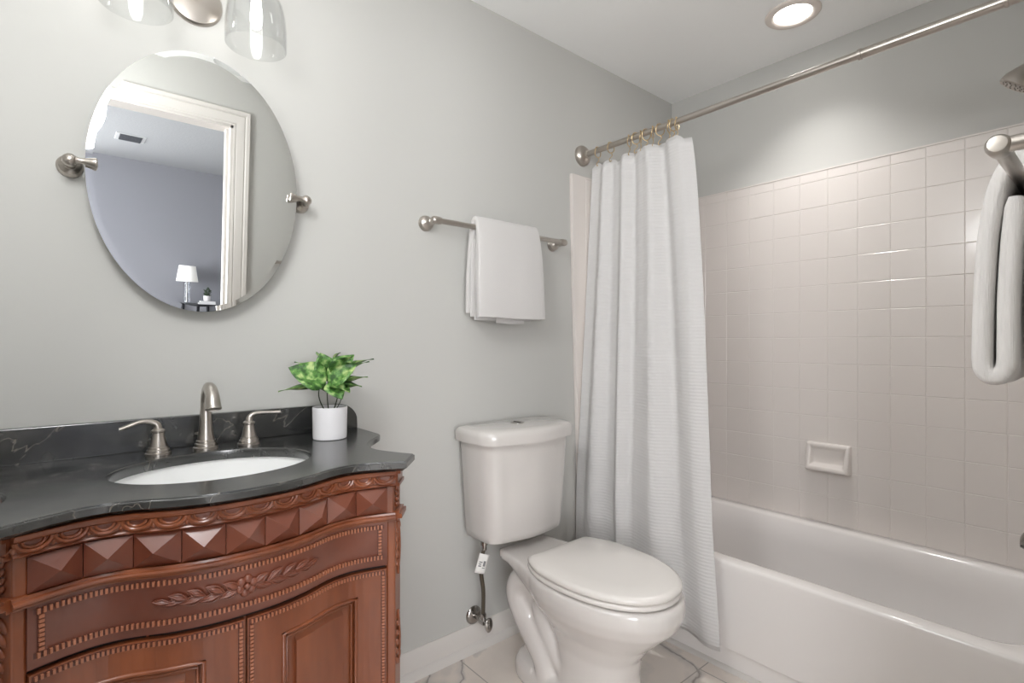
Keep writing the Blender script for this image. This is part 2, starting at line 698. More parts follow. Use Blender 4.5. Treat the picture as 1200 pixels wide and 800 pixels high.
# counter outline, CCW from above: front left chamfer .. front .. right side .. back
right_side = spline([(.388, -.476, 0), (.362, -.425, 0), (.342, -.365, 0), (.350, -.300, 0), (.385, -.245, 0), (.428, -.200, 0), (.449, -.165, 0)], 4)
front = [V((u, cnt(u), 0)) for u in [(-.330 + .660 * i / 44) for i in range(45)]]
half = front + right_side + [V((.449, -.002, 0))]
left = [V((-p.x, p.y, 0)) for p in (right_side + [V((.449, -.002, 0))])][::-1]
outline = [V((CX + p.x, p.y, 0)) for p in (half + left)]

van = thing('vanity_cabinet', 'carved red-brown wooden bow-front vanity cabinet under the dark stone top', 'vanity cabinet', (CX, -0.25, 0))
# carcass
cab_plan = [V((CX + u, cab(u) + 0.010, 0)) for u in [(-.321 + .642 * i / 44) for i in range(45)]]
rs = [V((CX + .356, -.462, 0))] + [V((CX + p.x, p.y, 0)) for p in spline([(.345, -.440, 0), (.318, -.365, 0), (.325, -.300, 0), (.36, -.235, 0), (.40, -.19, 0), (.422, -.16, 0)], 3)] + [V((CX + .422, -.004, 0))]
ls = [V((2 * CX - p.x, p.y, 0)) for p in rs][::-1]
plan = cab_plan + rs + ls
bd = B()
inner = offset_poly(plan, 0.008)
bd.loft([at_z(inner, 0.09), at_z(plan, 0.095), at_z(plan, 0.855), at_z(offset_poly(plan, .012), .855), at_z(offset_poly(plan, .014), .69)])
bd.loft([at_z(offset_poly(plan, 0.03), 0.0), at_z(offset_poly(plan, 0.03), 0.0905)])
bd.build('carcass', 'wood', van, angle=30)

# scalloped cornice under the counter
co = B()
strip(co, [(-.02, .824), (.006, .824), (.010, .828), (.006, .832), (.005, .836), (.007, .848), (.013, .852), (.013, .856), (.018, .8615), (-.02, .8615)], -.321, .321)
for sgn in (-1, 1):
    p1, p2 = V((CX + sgn * .321, -.505, 0)), V((CX + sgn * .358, -.458, 0))
    t = (p2 - p1).normalized()
    nn = V((t.y, -t.x, 0)) * sgn
    for o, z0, z1 in ((.012, .852, .861), (.006, .831, .852), (.010, .824, .831)):
        q = [p1 - nn * .02, p1 + nn * o, p2 + nn * o, p2 - nn * .02]
        co.loft([at_z(q, z0), at_z(q, z1)])
NS = 14
for i in range(NS):
    u0 = -.321 + .642 * i / NS
    u1 = -.321 + .642 * (i + 1) / NS
    for rad, r, dz in ((.94, .0036, 0), (.60, .0026, .0005)):
        pts = []
        for k in range(9):
            a = PI * k / 8
            u = (u0 + u1) / 2 - rad * (u1 - u0) / 2 * math.cos(a)
            z = .8500 - dz - .0165 * math.sin(a) * (1 if rad > .9 else .66)
            pts.append(onface(u, .0098, z))
        co.tube(pts, r, 6)
    # little leaf between two scallops
    co.ell(onface(u0, .008, .8385), (.0040, .0030, .0055), None, 8)
    co.tube([onface(u0 - .007, .008, .834), onface(u0, .009, .842), onface(u0 + .007, .008, .834)], .0015, 5)
coo = co.build('scalloped_cornice', 'wood', van, angle=50)
cg = B()
strip(cg, [(0, .8325), (.0078, .8325), (.0078, .8505), (0, .8505)], -.320, .320)
cg.build('scallop_ground', 'wood_dark', coo, smooth=False)

# frieze of pyramids
fz = B()
UU = [-.303 + .0675 * i for i in range(10)]
for i in range(9):
    a, c = UU[i] + .0006, UU[i + 1] - .0006
    z0, z1 = .7645, .8215
    A = [onface(a, .001, z0), onface(c, .001, z0), onface(c, .001, z1), onface(a, .001, z1)]
    Bk = [onface(a, -.02, z0), onface(c, -.02, z0), onface(c, -.02, z1), onface(a, -.02, z1)]
    va = [fz.bm.verts.new(p) for p in A]
    vb = [fz.bm.verts.new(p) for p in Bk]
    ap = fz.bm.verts.new(onface((a + c) / 2, .0225, (z0 + z1) / 2))
    for k in range(4):
        fz.face((va[k], va[(k + 1) % 4], ap))
        fz.face((vb[k], vb[(k + 1) % 4], va[(k + 1) % 4], va[k]))
    fz.face(vb[::-1])
fz.build('pyramid_frieze', 'wood_dark', van, smooth=False)

# waist moulding
wm = B()
strip(wm, [(-.02, .7445), (.005, .7445), (.0055, .7475), (.0085, .7485), (.0110, .7515), (.0115, .7545), (.0100, .7575), (.0055, .7590), (.0045, .7632), (-.02, .7632)], -.321, .321)
for sgn in (-1, 1):
    p1, p2 = V((CX + sgn * .321, -.505, 0)), V((CX + sgn * .358, -.458, 0))
    t = (p2 - p1).normalized()
    nn = V((t.y, -t.x, 0)) * sgn
    for o, z0, z1 in ((.006, .743, .749), (.015, .749, .759), (.009, .759, .764)):
        q = [p1 - nn * .02, p1 + nn * o, p2 + nn * o, p2 - nn * .02]
        wm.loft([at_z(q, z0), at_z(q, z1)])
wm.build('waist_moulding', 'wood', van, angle=30)

# apron panel (false drawer) with beaded borders
ap = B()
strip(ap, [(-.02, .645), (.002, .645), (.004, .648), (.004, .744), (-.02, .744)], -.304, .304)
ap.build('apron_panel', 'wood_dark', van, angle=40)


def beads_h(b, u0, u1, z, step=.0072, off=.005, hh=.0042):
    n = int((u1 - u0) / step)
    for i in range(n):
        u = lerp(u0, u1, (i + .5) / n)
        p = onface(u, off, z)
        nn = cabn(u)
        t = V((-nn.y, nn.x, 0))
        w = step * .35
        q = [p - t * w - nn * .006, p + t * w - nn * .006, p + t * w * .7 + nn * .0034, p - t * w * .7 + nn * .0034]
        b.loft([at_z(q, z - hh), at_z(q, z + hh)])


def beads_v(b, u, z0, z1, step=.0072, off=.005, hw=.0042):
    n = int((z1 - z0) / step)
    nn = cabn(u)
    t = V((-nn.y, nn.x, 0))
    for i in range(n):
        z = lerp(z0, z1, (i + .5) / n)
        p = onface(u, off, z)
        q = [p - t * hw - nn * .006, p + t * hw - nn * .006, p + t * hw * .8 + nn * .0034, p - t * hw * .8 + nn * .0034]
        b.loft([at_z(q, z - step * .35), at_z(q, z + step * .35)])


be = B()
beads_h(be, -.295, .295, .7345)
beads_h(be, -.295, .295, .6655)
beads_v(be, -.288, .671, .729)
beads_v(be, .288, .671, .729)
beo = be.build('beaded_border', 'wood_bead', van, smooth=False)
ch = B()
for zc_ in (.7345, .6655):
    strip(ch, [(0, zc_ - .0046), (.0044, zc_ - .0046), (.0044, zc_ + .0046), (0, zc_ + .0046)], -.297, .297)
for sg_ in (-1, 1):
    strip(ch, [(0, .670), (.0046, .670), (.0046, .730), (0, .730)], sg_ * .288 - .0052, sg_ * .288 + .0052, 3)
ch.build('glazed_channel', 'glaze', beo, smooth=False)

# carved leaf-and-flower applique
cv = B()
ZC = .700


def leaf_relief(u, z, ln, wd, ang, hgt=.007, two=True):
    nn = cabn(u)
    t = V((-nn.y, nn.x, 0)).normalized()
    if t.x < 0:
        t = -t
    up = V((0, 0, 1))
    d = t * math.cos(ang) + up * math.sin(ang)
    s = up * math.cos(ang) - t * math.sin(ang)
    base = V((CX + u, cab(u), z)) + nn * .004
    rot = Matrix((d, s, nn)).transposed()
    cv.ell(base, (ln / 2, wd / 2, hgt), rot, 10)
    cv.tube([base - d * ln * .55 + nn * .003, base + s * wd * .12 + nn * hgt * 1.02, base + d * ln * .55 + nn * .003], [.0012, .0022, .001], 6)
    if two:
        cv.tube(spline([base - d * ln * .48 + s * wd * .1 + nn * .003, base + s * wd * .55 + nn * .004, base + d * ln * .5 + nn * .003], 4), .0016, 6)
        cv.tube(spline([base - d * ln * .48 - s * wd * .1 + nn * .003, base - s * wd * .55 + nn * .004, base + d * ln * .5 + nn * .003], 4), .0016, 6)


for s in (-1, 1):
    for u, z, ln, wd, ang in ((.024, .006, .030, .013, .5), (.028, -.007, .032, .013, -.25), (.050, .006, .034, .014, .55), (.056, -.006, .034, .014, -.2),
                              (.078, .007, .030, .012, .5), (.084, -.004, .036, .014, -.15), (.104, .005, .030, .012, .35), (.112, -.003, .032, .012, -.1),
                              (.128, .001, .028, .009, .15)):
        leaf_relief(s * u, ZC + z, ln, wd, ang if s > 0 else PI - ang)
for k in range(6):
    a = 2 * PI * k / 6 + .3
    nn = cabn(0)
    c = V((CX + .012 * math.cos(a), cab(0), ZC + .012 * math.sin(a))) + nn * .006
    cv.ell(c, (.0085, .006, .0085), None, 10)
cv.ell(V((CX, cab(0), ZC)) + cabn(0) * .011, (.006, .006, .006), None, 10)
cv.build('carved_spray', 'wood_dark', van, angle=70)


# doors
def door(u0, u1, knob_u):
    d = B()
    z0, z1 = .125, .637
    o0 = -.006
    n = 18

    def rect_strip(ua, ub, za, zb, prof_o, nn=n):
        rings = []
        for i in range(nn + 1):
            u = lerp(ua, ub, i / nn)
            rings.append([onface(u, -.02, za), onface(u, prof_o, za), onface(u, prof_o, zb), onface(u, -.02, zb)])
        d.loft(rings)
    st = .062
    rect_strip(u0, u1, z1 - .052, z1, .004)
    rect_strip(u0, u1, z0, z0 + .06, .004)
    rect_strip(u0, u0 + st, z0 + .06, z1 - .052, .004, 5)
    rect_strip(u1 - st, u1, z0 + .06, z1 - .052, .004, 5)
    o = d.build('door', 'wood', van, smooth=False)
    # moulded lip round the panel
    lip = B()
    a, c = u0 + st, u1 - st
    za, zb = z0 + .06, z1 - .052
    m = 12
    top = [(lerp(a, c, i / m), zb) for i in range(m + 1)]
    bot = [(lerp(c, a, i / m), za) for i in range(m + 1)]
    for loop_in, rr, off in ((0.004, .0042, .004), (.013, .0028, -.001)):
        pts = [onface(min(max(u, a + loop_in), c - loop_in), off, zz - loop_in if zz == zb else zz + loop_in) for u, zz in top + bot]
        lip.tube(pts, rr, 8, True)
    lip.build('panel_moulding', 'wood', o, angle=60)
    # raised field
    pn = B()
    rings = []
    for i in range(m + 1):
        u = lerp(a + .003, c - .003, i / m)
        rings.append([onface(u, -.02, za + .003), onface(u, -.006, za + .003), onface(u, -.006, zb - .003), onface(u, -.02, zb - .003)])
    pn.loft(rings)
    rings = []
    ins, ins2 = .020, .032
    for i in range(m + 1):
        t = i / m
        u = lerp(a + ins2, c - ins2, t)
        rings.append([onface(u, -.007, za + ins), onface(u, .001, za + ins2), onface(u, .001, zb - ins2), onface(u, -.007, zb - ins)])
    pn.loft(rings)
    pn.build('panel', 'wood', o, angle=30)
    bb = B()
    beads_h(bb, u0 + .004, u1 - .004, z1 - .007, .0070, .0045, .0036)
    beads_v(bb, u0 + .007, z0 + .004, z1 - .013, .0070, .0045, .0036)
    beads_v(bb, u1 - .007, z0 + .004, z1 - .013, .0070, .0045, .0036)
    bb.build('beaded_edge', 'wood_bead', o, smooth=False)
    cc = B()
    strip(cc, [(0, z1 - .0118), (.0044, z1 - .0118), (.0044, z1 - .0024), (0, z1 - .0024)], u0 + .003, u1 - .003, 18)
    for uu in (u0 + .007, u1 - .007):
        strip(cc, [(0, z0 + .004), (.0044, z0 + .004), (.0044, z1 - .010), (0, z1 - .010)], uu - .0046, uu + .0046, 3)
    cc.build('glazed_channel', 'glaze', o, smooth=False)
    return o


door(-.302, -.0022, 0)
door(.0022, .302, 0)
gp = B()
strip(gp, [(-.02, .637), (-.009, .637), (-.009, .646), (-.02, .646)], -.305, .305)
strip(gp, [(-.02, .12), (-.012, .12), (-.012, .637), (-.02, .637)], -.305, .305)
gp.build('door_recess', 'gap', van, smooth=False)


# canted corner posts with carved leaves
def post(sgn):
    p0, p1, p2 = V((CX + sgn * .304, -.4985, 0)), V((CX + sgn * .321, -.505, 0)), V((CX + sgn * .356, -.461, 0))
    t = (p2 - p1).normalized()
    nn = V((t.y, -t.x, 0)) * sgn
    b = B()
    core = V((CX + sgn * .325, -.440, 0))
    q = [p0, p1, p2, p2 + V((-sgn * .01, .03, 0)), core, p0 + V((0, .03, 0))]
    b.loft([at_z(q, 0.0), at_z(q, .744)])
    q2 = [p + V((-sgn * .002, .003, 0)) for p in q]
    b.loft([at_z(q2, .744), at_z(q2, .826)])
    o = mod_bevel(b.build('corner_post', 'wood', van, smooth=False), .003, 2)
    c = B()
    mid = (p1 + p2) / 2
    L = (p2 - p1).length
    up = V((0, 0, 1))
    rot = lambda d: Matrix((d, nn.cross(d), nn)).transposed()
    # lattice of small leaves in the frieze block
    for k in range(4):
        for s in (-1, 1):
            d = (up * .8 + t * s * .6).normalized()
            c.ell(mid + nn * -.001 + t * (s * L * .16) + up * (.775 + .013 * k), (.0085, .0040, .0035), rot(d), 8)
    # acanthus drop below the waist and rising from the foot
    for zb, sg in ((.735, -1), (.40, 1), (.06, 1)):
        for k in range(5):
            for s in (-1, 1):
                d = (up * sg * .85 + t * s * .5).normalized()
                c.ell(mid + t * (s * L * (.24 - .03 * k)) + up * (zb + sg * (.012 + .021 * k)), (.015 - .0012 * k, .0058, .0050), rot(d), 8)
        c.tube(spline([mid + up * zb + nn * .002, mid + up * (zb + sg * .06) + nn * .005, mid + up * (zb + sg * .125) + nn * .001], 4), .003, 6)
    c.build('carved_leaves', 'wood', o, angle=70)


post(-1)
post(1)

# ---- stone countertop with an oval cut-out
SX, SY, SA, SB = CX, -.287, .196, .155
NH = 72
hole = [V((SX + SA * math.cos(2 * PI * i / NH), SY + SB * math.sin(2 * PI * i / NH), 0)) for i in range(NH)]
ct = thing('countertop', 'dark veined polished stone countertop with an oval cut-out', 'countertop', (CX, -0.25, .8625))
tb = B()
prof = [(.0050, ZT), (.0038, ZT - .0007), (.0034, ZT - .0022), (.0008, ZT - .0030), (0, ZT - .0045), (0, ZT - .0155), (.0022, ZT - .0165), (.0060, ZT - .0195), (.0105, ZT - .0230)]
rings = [at_z(offset_poly(outline, d), z) for d, z in prof]
R = [[tb.bm.verts.new(p) for p in r] for r in rings]
n = len(outline)
for a, b_ in zip(R, R[1:]):
    for i in range(n):
        tb.face((a[i], a[(i + 1) % n], b_[(i + 1) % n], b_[i]))
hp = [(1.012, ZT), (1.003, ZT - .0015), (1.0, ZT - .004), (1.0, ZT - .0230)]
HR = []
for sc, z in hp:
    HR.append([tb.bm.verts.new(V((SX + (p.x - SX) * sc, SY + (p.y - SY) * sc, z))) for p in hole])
for a, b_ in zip(HR, HR[1:]):
    for i in range(NH):
        tb.face((a[i], a[(i + 1) % NH], b_[(i + 1) % NH], b_[i]))
for outer_r, inner_r in ((R[0], HR[0]), (R[-1], HR[-1])):
    edges = []
    for ring in (outer_r, inner_r):
        for i in range(len(ring)):
            e = tb.bm.edges.get((ring[i], ring[(i + 1) % len(ring)])) or tb.bm.edges.new((ring[i], ring[(i + 1) % len(ring)]))
            edges.append(e)
    bmesh.ops.triangle_fill(tb.bm, use_beauty=True, use_dissolve=False, edges=edges)
tb.build('slab', 'stone', ct, angle=18)
sp = B()
x0, x1, zt, rr = CX - .443, .692, .9645, .062
sh = [V((x0, 0, ZT)), V((x1, 0, ZT)), V((x1, 0, ZT + .012))]
for k in range(1, 9):
    a = PI / 2 * k / 8
    sh.append(V((x1 - rr + rr * math.cos(a), 0, zt - rr + .006 + (rr - .006) * math.sin(a))))
sh.append(V((x0, 0, zt)))
sp.loft([[V((p.x, y, p.z)) for p in sh] for y in (-.001, -.021)])
mod_bevel(sp.build('backsplash', 'stone', ct, smooth=False), .002, 2, 50)

sk = B()
rings = []
for k in range(13):
    t = k / 12
    a = PI / 2 * t
    sc = 1.03 * math.cos(a) ** .55 if k < 12 else 0.10
    sc = max(sc, .10)
    rings.append([V((SX + SA * sc * math.cos(2 * PI * i / 48), SY + .004 * t + SB * sc * math.sin(2 * PI * i / 48), .8615 - .15 * math.sin(a))) for i in range(48)])
outer = [[V((SX + (p.x - SX) * 1.05 + 0, SY + (p.y - SY) * 1.05, p.z - .012)) for p in r] for r in rings]
sk.loft([[V((SX + SA * 1.05 * math.cos(2 * PI * i / 48), SY + SB * 1.05 * math.sin(2 * PI * i / 48), .8615)) for i in range(48)]] + rings[:], True, False, True)
sk.loft([[V((SX + SA * 1.05 * math.cos(2 * PI * i / 48), SY + SB * 1.05 * math.sin(2 * PI * i / 48), .8615)) for i in range(48)]] + outer, True, False, True)
so = sk.build('undermount_sink', 'sink', None, (SX, SY, .70), angle=60)
sroot = thing('sink', 'white oval basin set under the cut-out of the dark stone top', 'sink', (SX, SY, .70))
so.parent = sroot
so.location = (0, 0, 0)
so.name = 'basin'
dr = B()
dr.lathe([(.021, 0), (.021, .003), (.017, .004), (.014, .002), (.0, .002)], (SX, SY + .004, .7118), n=24)
dr.build('drain', 'nickel', sroot)

# ---- widespread faucet
fa = thing('faucet', 'brushed nickel gooseneck faucet with two lever handles behind the basin', 'faucet', (.262, -.085, ZT))
spt = B()
fx, fy = .262, -.078
spt.lathe([(.0285, 0), (.0285, .005), (.0255, .0065), (.0250, .014), (.0225, .0155), (.0222, .021), (.0192, .0225), (.0170, .040), (.0148, .062), (.0135, .085), (.0125, .10)], (fx, fy, ZT), n=28)
neck = spline([(fx, fy, ZT + .095), (fx, fy, ZT + .118), (fx, fy - .012, ZT + .143), (fx, fy - .036, ZT + .157), (fx, fy - .062, ZT + .152), (fx, fy - .082, ZT + .135), (fx, fy - .092, ZT + .113)], 5)
spt.tube(neck, [lerp(.0125, .0118, i / (len(neck) - 1)) + .0052 * max(0, (i / (len(neck) - 1) - .35) / .65) for i in range(len(neck))], 18)
e = neck[-1]
spt.lathe([(.0172, 0), (.0180, .002), (.0180, .005), (.0155, .006), (.012, .004)], e, (0, -.4, -1), 20)
spt.build('spout', 'nickel', fa, angle=28)


def handle(hx, hy, sgn):
    h = B()
    h.lathe([(.0275, 0), (.0275, .0045), (.0245, .006), (.0238, .012), (.0215, .0135), (.0208, .018), (.0185, .0195), (.0155, .032), (.0128, .046), (.0115, .052), (.0145, .0545), (.0145, .058), (.0095, .062)], (hx, hy, ZT), n=26)
    o = h.build('handle', 'nickel', fa, angle=28)
    lv = B()
    pts = spline([(hx, hy, ZT + .058), (hx + sgn * .002, hy, ZT + .070), (hx + sgn * .014, hy, ZT + .079), (hx + sgn * .036, hy - .002, ZT + .081),
                  (hx + sgn * .058, hy - .005, ZT + .078 - (.004 if sgn < 0 else -.002)), (hx + sgn * .076, hy - .008, ZT + .074 - (.006 if sgn < 0 else -.006))], 4)
    rings = []
    for i, p in enumerate(pts):
        t = i / (len(pts) - 1)
        a = lerp(.0095, .0062, min(1, t * 2.2)) if t < .45 else lerp(.0062, .0080, (t - .45) / .55)
        bz = lerp(.0095, .0046, min(1, t * 1.6))
        d = (pts[min(i + 1, len(pts) - 1)] - pts[max(i - 1, 0)]).normalized()
        side = V((0, 1, 0))
        upv = d.cross(side).normalized()
        rings.append([p + side * (a * math.cos(2 * PI * k / 12)) + upv * (bz * math.sin(2 * PI * k / 12)) for k in range(12)])
    lv.loft(rings)
    lv.build('lever', 'nickel', o, angle=50)


handle(.160, -.086, -1)
handle(.361, -.086, 1)

# ------------------------------------------------------------------ potted plant on the counter
PX, PY = .557, -.143
pl = thing('potted_plant', 'small variegated leafy plant in a white cylindrical pot on the countertop', 'potted plant', (PX, PY, ZT))
p = B()
p.lathe([(.042, 0), (.0450, .002), (.0455, .006), (.0470, .085), (.0470, .0885), (.0455, .0895), (.0440, .088), (.0430, .076)], (PX, PY, ZT), n=40, cap1=False)
p.build('pot', 'pot', pl, angle=40)
B().lathe([(.0428, .070), (.0432, .0765), (.025, .0785), (0.0005, .079)], (PX, PY, ZT), n=24).build('soil', 'soil', pl)
rnd = random.Random(4)
lf = B()
st = B()


def leaf(base, tip, width, nrm, cup=.12):
    base, tip = V(base), V(tip)
    d = tip - base
    L = d.length
    dn = d.normalized()
    nrm = V(nrm)
    nrm = (nrm - dn * nrm.dot(dn)).normalized()
    s = dn.cross(nrm)
    nu, nv = 8, 4

    def f(a, c):
        w = width * (math.sin(PI * min(1, a ** .72)) ** .85 if 0 < a < 1 else 0) * .5
        q = (c - .5) * 2
        droop = -cup * L * a * a
        return base + dn * (L * a) + s * (w * q) + nrm * (droop + abs(q) * w * .38 + .002 * math.sin(9 * a + 3 * q))
    lf.grid(f, nu, nv)


def P3(dx, dy, dz):
    return V((PX + dx, PY + dy, ZT + dz))


# screen-right direction in plan and toward-camera direction, measured from the plant
RT = V((.93, -.36, 0))
TC = V((-.36, -.93, 0))


def Q(r, t, z):
    return P3(0, 0, 0) + RT * r + TC * t + V((0, 0, z))


LE = [
    # base (right, toward, up), tip, width
    ((-.012, .02, .150), (-.096, .035, .196), .064, (-.32, -.80, .75)),     # big left leaf
    ((-.014, -.02, .176), (-.085, -.03, .212), .040, (0, 0, 1)),
    ((-.010, .01, .140), (-.125, .010, .139), .042, (0, 0, 1)),     # low left
    ((-.010, -.01, .132), (-.080, -.04, .140), .045, (0, 0, 1)),
    ((.000, .03, .160), (.030, .070, .108), .040, (-.3, -.9, .5)),    # drooping front
    ((-.004, .03, .158), (.062, .045, .200), .050, (-.30, -.85, .7)),    # front right bright
    ((.004, .00, .165), (.094, .010, .214), .046, (0, 0, 1)),
    ((.010, -.02, .180), (.110, -.030, .222), .038, (0, 0, 1)),
    ((.010, .00, .145), (.095, -.010, .168), .044, (0, 0, 1)),
    ((.010, .01, .140), (.080, .020, .142), .050, (0, 0, 1)),
    ((.006, -.02, .140), (.070, -.06, .160), .050, (0, 0, 1)),
    ((-.006, -.01, .172), (-.022, .020, .226), .050, (-.35, -.8, .6)),
    ((.000, -.02, .190), (.020, -.050, .232), .046, (0, .4, 1)),
    ((-.004, -.02, .185), (-.030, -.060, .236), .044, (0, .4, 1)),
    ((.006, .01, .176), (.058, .010, .226), .044, (-.3, -.7, .8)),
    ((.004, -.03, .170), (.060, -.085, .200), .046, (0, 0, 1)),
    ((-.006, -.03, .160), (-.055, -.085, .180), .046, (0, 0, 1)),
    ((.006, .03, .140), (.050, .075, .130), .040, (0, .3, 1)),
    ((.000, -.01, .150), (.055, -.03, .176), .050, (0, .1, 1)),
    ((-.012, -.01, .165), (-.070, -.02, .190), .050, (0, .1, 1)),
    ((.002, .03, .185), (.052, .045, .226), .044, (-.2, .4, 1)),
]
for b0, t0, w, nr in LE:
    t0 = (b0[0] + (t0[0] - b0[0]) * 1.06, t0[1], t0[2] + .012)
    leaf(Q(*b0), Q(*t0), w * 1.42, nr)
for k in range(7):
    a = 2 * PI * k / 7
    r0, r1 = .012, .030
    c0 = Q(r0 * math.cos(a), r0 * math.sin(a), .072)
    c1 = Q(r1 * math.cos(a), r1 * .6 * math.sin(a), .108)
    c2 = Q(r1 * 1.05 * math.cos(a), r1 * .6 * math.sin(a), .138)
    c3 = Q(.010 * math.cos(a), .01 * math.sin(a), .182)
    st.tube(spline([c0, c1, c2, c3], 4), .0013, 6)
lo = lf.build('foliage', 'leaf', pl, angle=60)
sm_ = lo.modifiers.new('solid', 'SOLIDIFY')
sm_.thickness = .0007
st.build('stems', 'stem', pl)

# ------------------------------------------------------------------ oval pivot mirror
TH = math.radians(3.0)
MX, MZ, MY = .2586, 1.5623, -.055
MA, MB_ = .2352, .3283
mi = thing('pivot_mirror', 'frameless oval mirror with a slanted glass rim on two nickel pivot brackets', 'mirror', (MX, 0, MZ))
u_ax = V((1, 0, 0))
v_ax = V((0, -math.sin(TH), math.cos(TH)))
n_ax = V((0, -math.cos(TH), -math.sin(TH)))
c0 = V((MX, MY, MZ))
mg = B()
NM = 128


def mring(ins, dep):
    return [c0 + u_ax * ((MA - ins) * math.cos(2 * PI * i / NM)) + v_ax * ((MB_ - ins) * math.sin(2 * PI * i / NM)) + n_ax * dep for i in range(NM)]


mg.loft([mring(.001, -.005), mring(0, -.0045), mring(0, -.0004), mring(.0135, 0)], True, True, True)
mg.build('mirror_glass', 'mirror', mi, smooth=False)


def pivot(sgn):
    bx = MX + sgn * (MA + .0265)
    b = B()
    b.lathe([(.0255, 0), (.0255, .004), (.0225, .009), (.0235, .012), (.0215, .016), (.0150, .020), (.0118, .024), (.0105, .036), (.0120, .044), (.0145, .050)], (bx, 0, MZ + .003), (0, -1, 0), 28)
    b.ell((bx, -.058, MZ + .003), (.0148, .0148, .0148), None, 18)
    o = b.build('pivot_bracket', 'nickel', mi, angle=28)
    k = B()
    k.lathe([(.0085, 0), (.0060, .008), (.0072, .016), (.0100, .027), (.0118, .034), (.0118, .037), (.0090, .039), (.006, .0378)], (bx - sgn * .010, -.058 - .008, MZ + .003), (-sgn, -.06, 0), 22)
    k.build('pivot_knob', 'nickel', o, angle=50)


pivot(-1)
pivot(1)

# ------------------------------------------------------------------ vanity light
vl = thing('vanity_light', 'two-light nickel vanity fixture with clear bell glass shades above the mirror', 'wall light', (.25, 0, 2.05))
b = B()
b.lathe([(.064, 0), (.064, .006), (.060, .012), (.040, .017), (.018, .019), (.0, .0195)], (.25, -.0005, 2.058), (0, -1, 0), 48)
b.build('wall_plate', 'nickel', vl, angle=30)
b = B()
b.tube(spline([(.25, -.015, 2.066), (.25, -.055, 2.075), (.25, -.085, 2.09), (.25, -.125, 2.10)], 5), .008, 12)
b.tube([(.095, -.135, 2.10), (.25, -.13, 2.10), (.388, -.135, 2.10)], .008, 12)
b.build('arm', 'nickel', vl, angle=50)
for sx in (.366, .112):
    b = B()
    b.lathe([(.010, .112), (.019, .111), (.022, .106), (.022, .086), (.028, .081), (.028, .074), (.0, .074)], (sx, -.138, 2.0), n=28)
    so_ = b.build('socket', 'nickel', vl, angle=40)
    b = B()
    pr = [(.0725, -.080), (.0728, -.055), (.0720, -.025), (.069, .005), (.063, .032), (.053, .054), (.040, .070), (.030, .078), (.0262, .080)]
    pr2 = [(r - .0026, h) for r, h in pr]
    prof_all = [(pr[0][0] - .0013, pr[0][1] - .0015)] + pr + pr2[::-1] + [(pr[0][0] - .0013, pr[0][1] - .0015)]
    b.lathe(prof_all, (sx, -.138, 2.0), n=48, cap0=False, cap1=False)
    b.build('glass_shade', 'glass', vl, angle=60)
    b = B()
    b.lathe([(.0, -.034), (.006, -.033), (.0115, -.026), (.0140, -.014), (.0140, .004), (.0125, .024), (.0105, .044), (.0, .044)], (sx, -.138, 2.0), n=20)
    b.build('bulb', 'bulb', so_, angle=60)
    b = B()
    b.lathe([(.0120, .044), (.0130, .048), (.0130, .076), (.0, .076)], (sx, -.138, 2.0), n=20)
    b.build('bulb_cap', 'brass', so_, angle=40)


# ------------------------------------------------------------------ towel bars
def towel_bar(name, label, x0, x1, z, y_wall, s, yb):
    """s = direction of the room from the wall (-1 for the back wall, +1 for the doorway wall)"""
    t = thing(name, label, 'towel bar', ((x0 + x1) / 2, y_wall, z), None)
    yb_abs = y_wall + s * yb
    b = B()
    b.tube([(x0 - .004, yb_abs, z), (x1 + .004, yb_abs, z)], .0095, 20)
    b.build('bar', 'nickel', t, angle=50)
    for x, e in ((x0, -1), (x1, 1)):
        p = B()
        p.lathe([(.0275, 0), (.0275, .004), (.0250, .008), (.0258, .011), (.0235, .016), (.0160, .021), (.0115, .026), (.0098, .034), (.0098, .040), (.0122, .044), (.0122, .047), (.0100, .049), (.0100, yb)], (x, y_wall, z), (0, s, 0), 28)
        p.lathe([(.0105, -.022), (.0124, -.018), (.0134, -.006), (.0138, .004), (.0128, .010), (.0100, .014), (.0, .015)], (x, yb_abs, z), (e, 0, 0), 24)
        p.build('post', 'nickel', t, angle=28)
    return t


towel_bar('towel_bar', 'brushed nickel towel bar above the toilet', .950, 1.572, 1.572, 0, -1, .070)
towel_bar('towel_bar', 'brushed nickel towel bar on the doorway wall beside the bathtub', .912, 1.37, 1.406, YF, 1, .075)


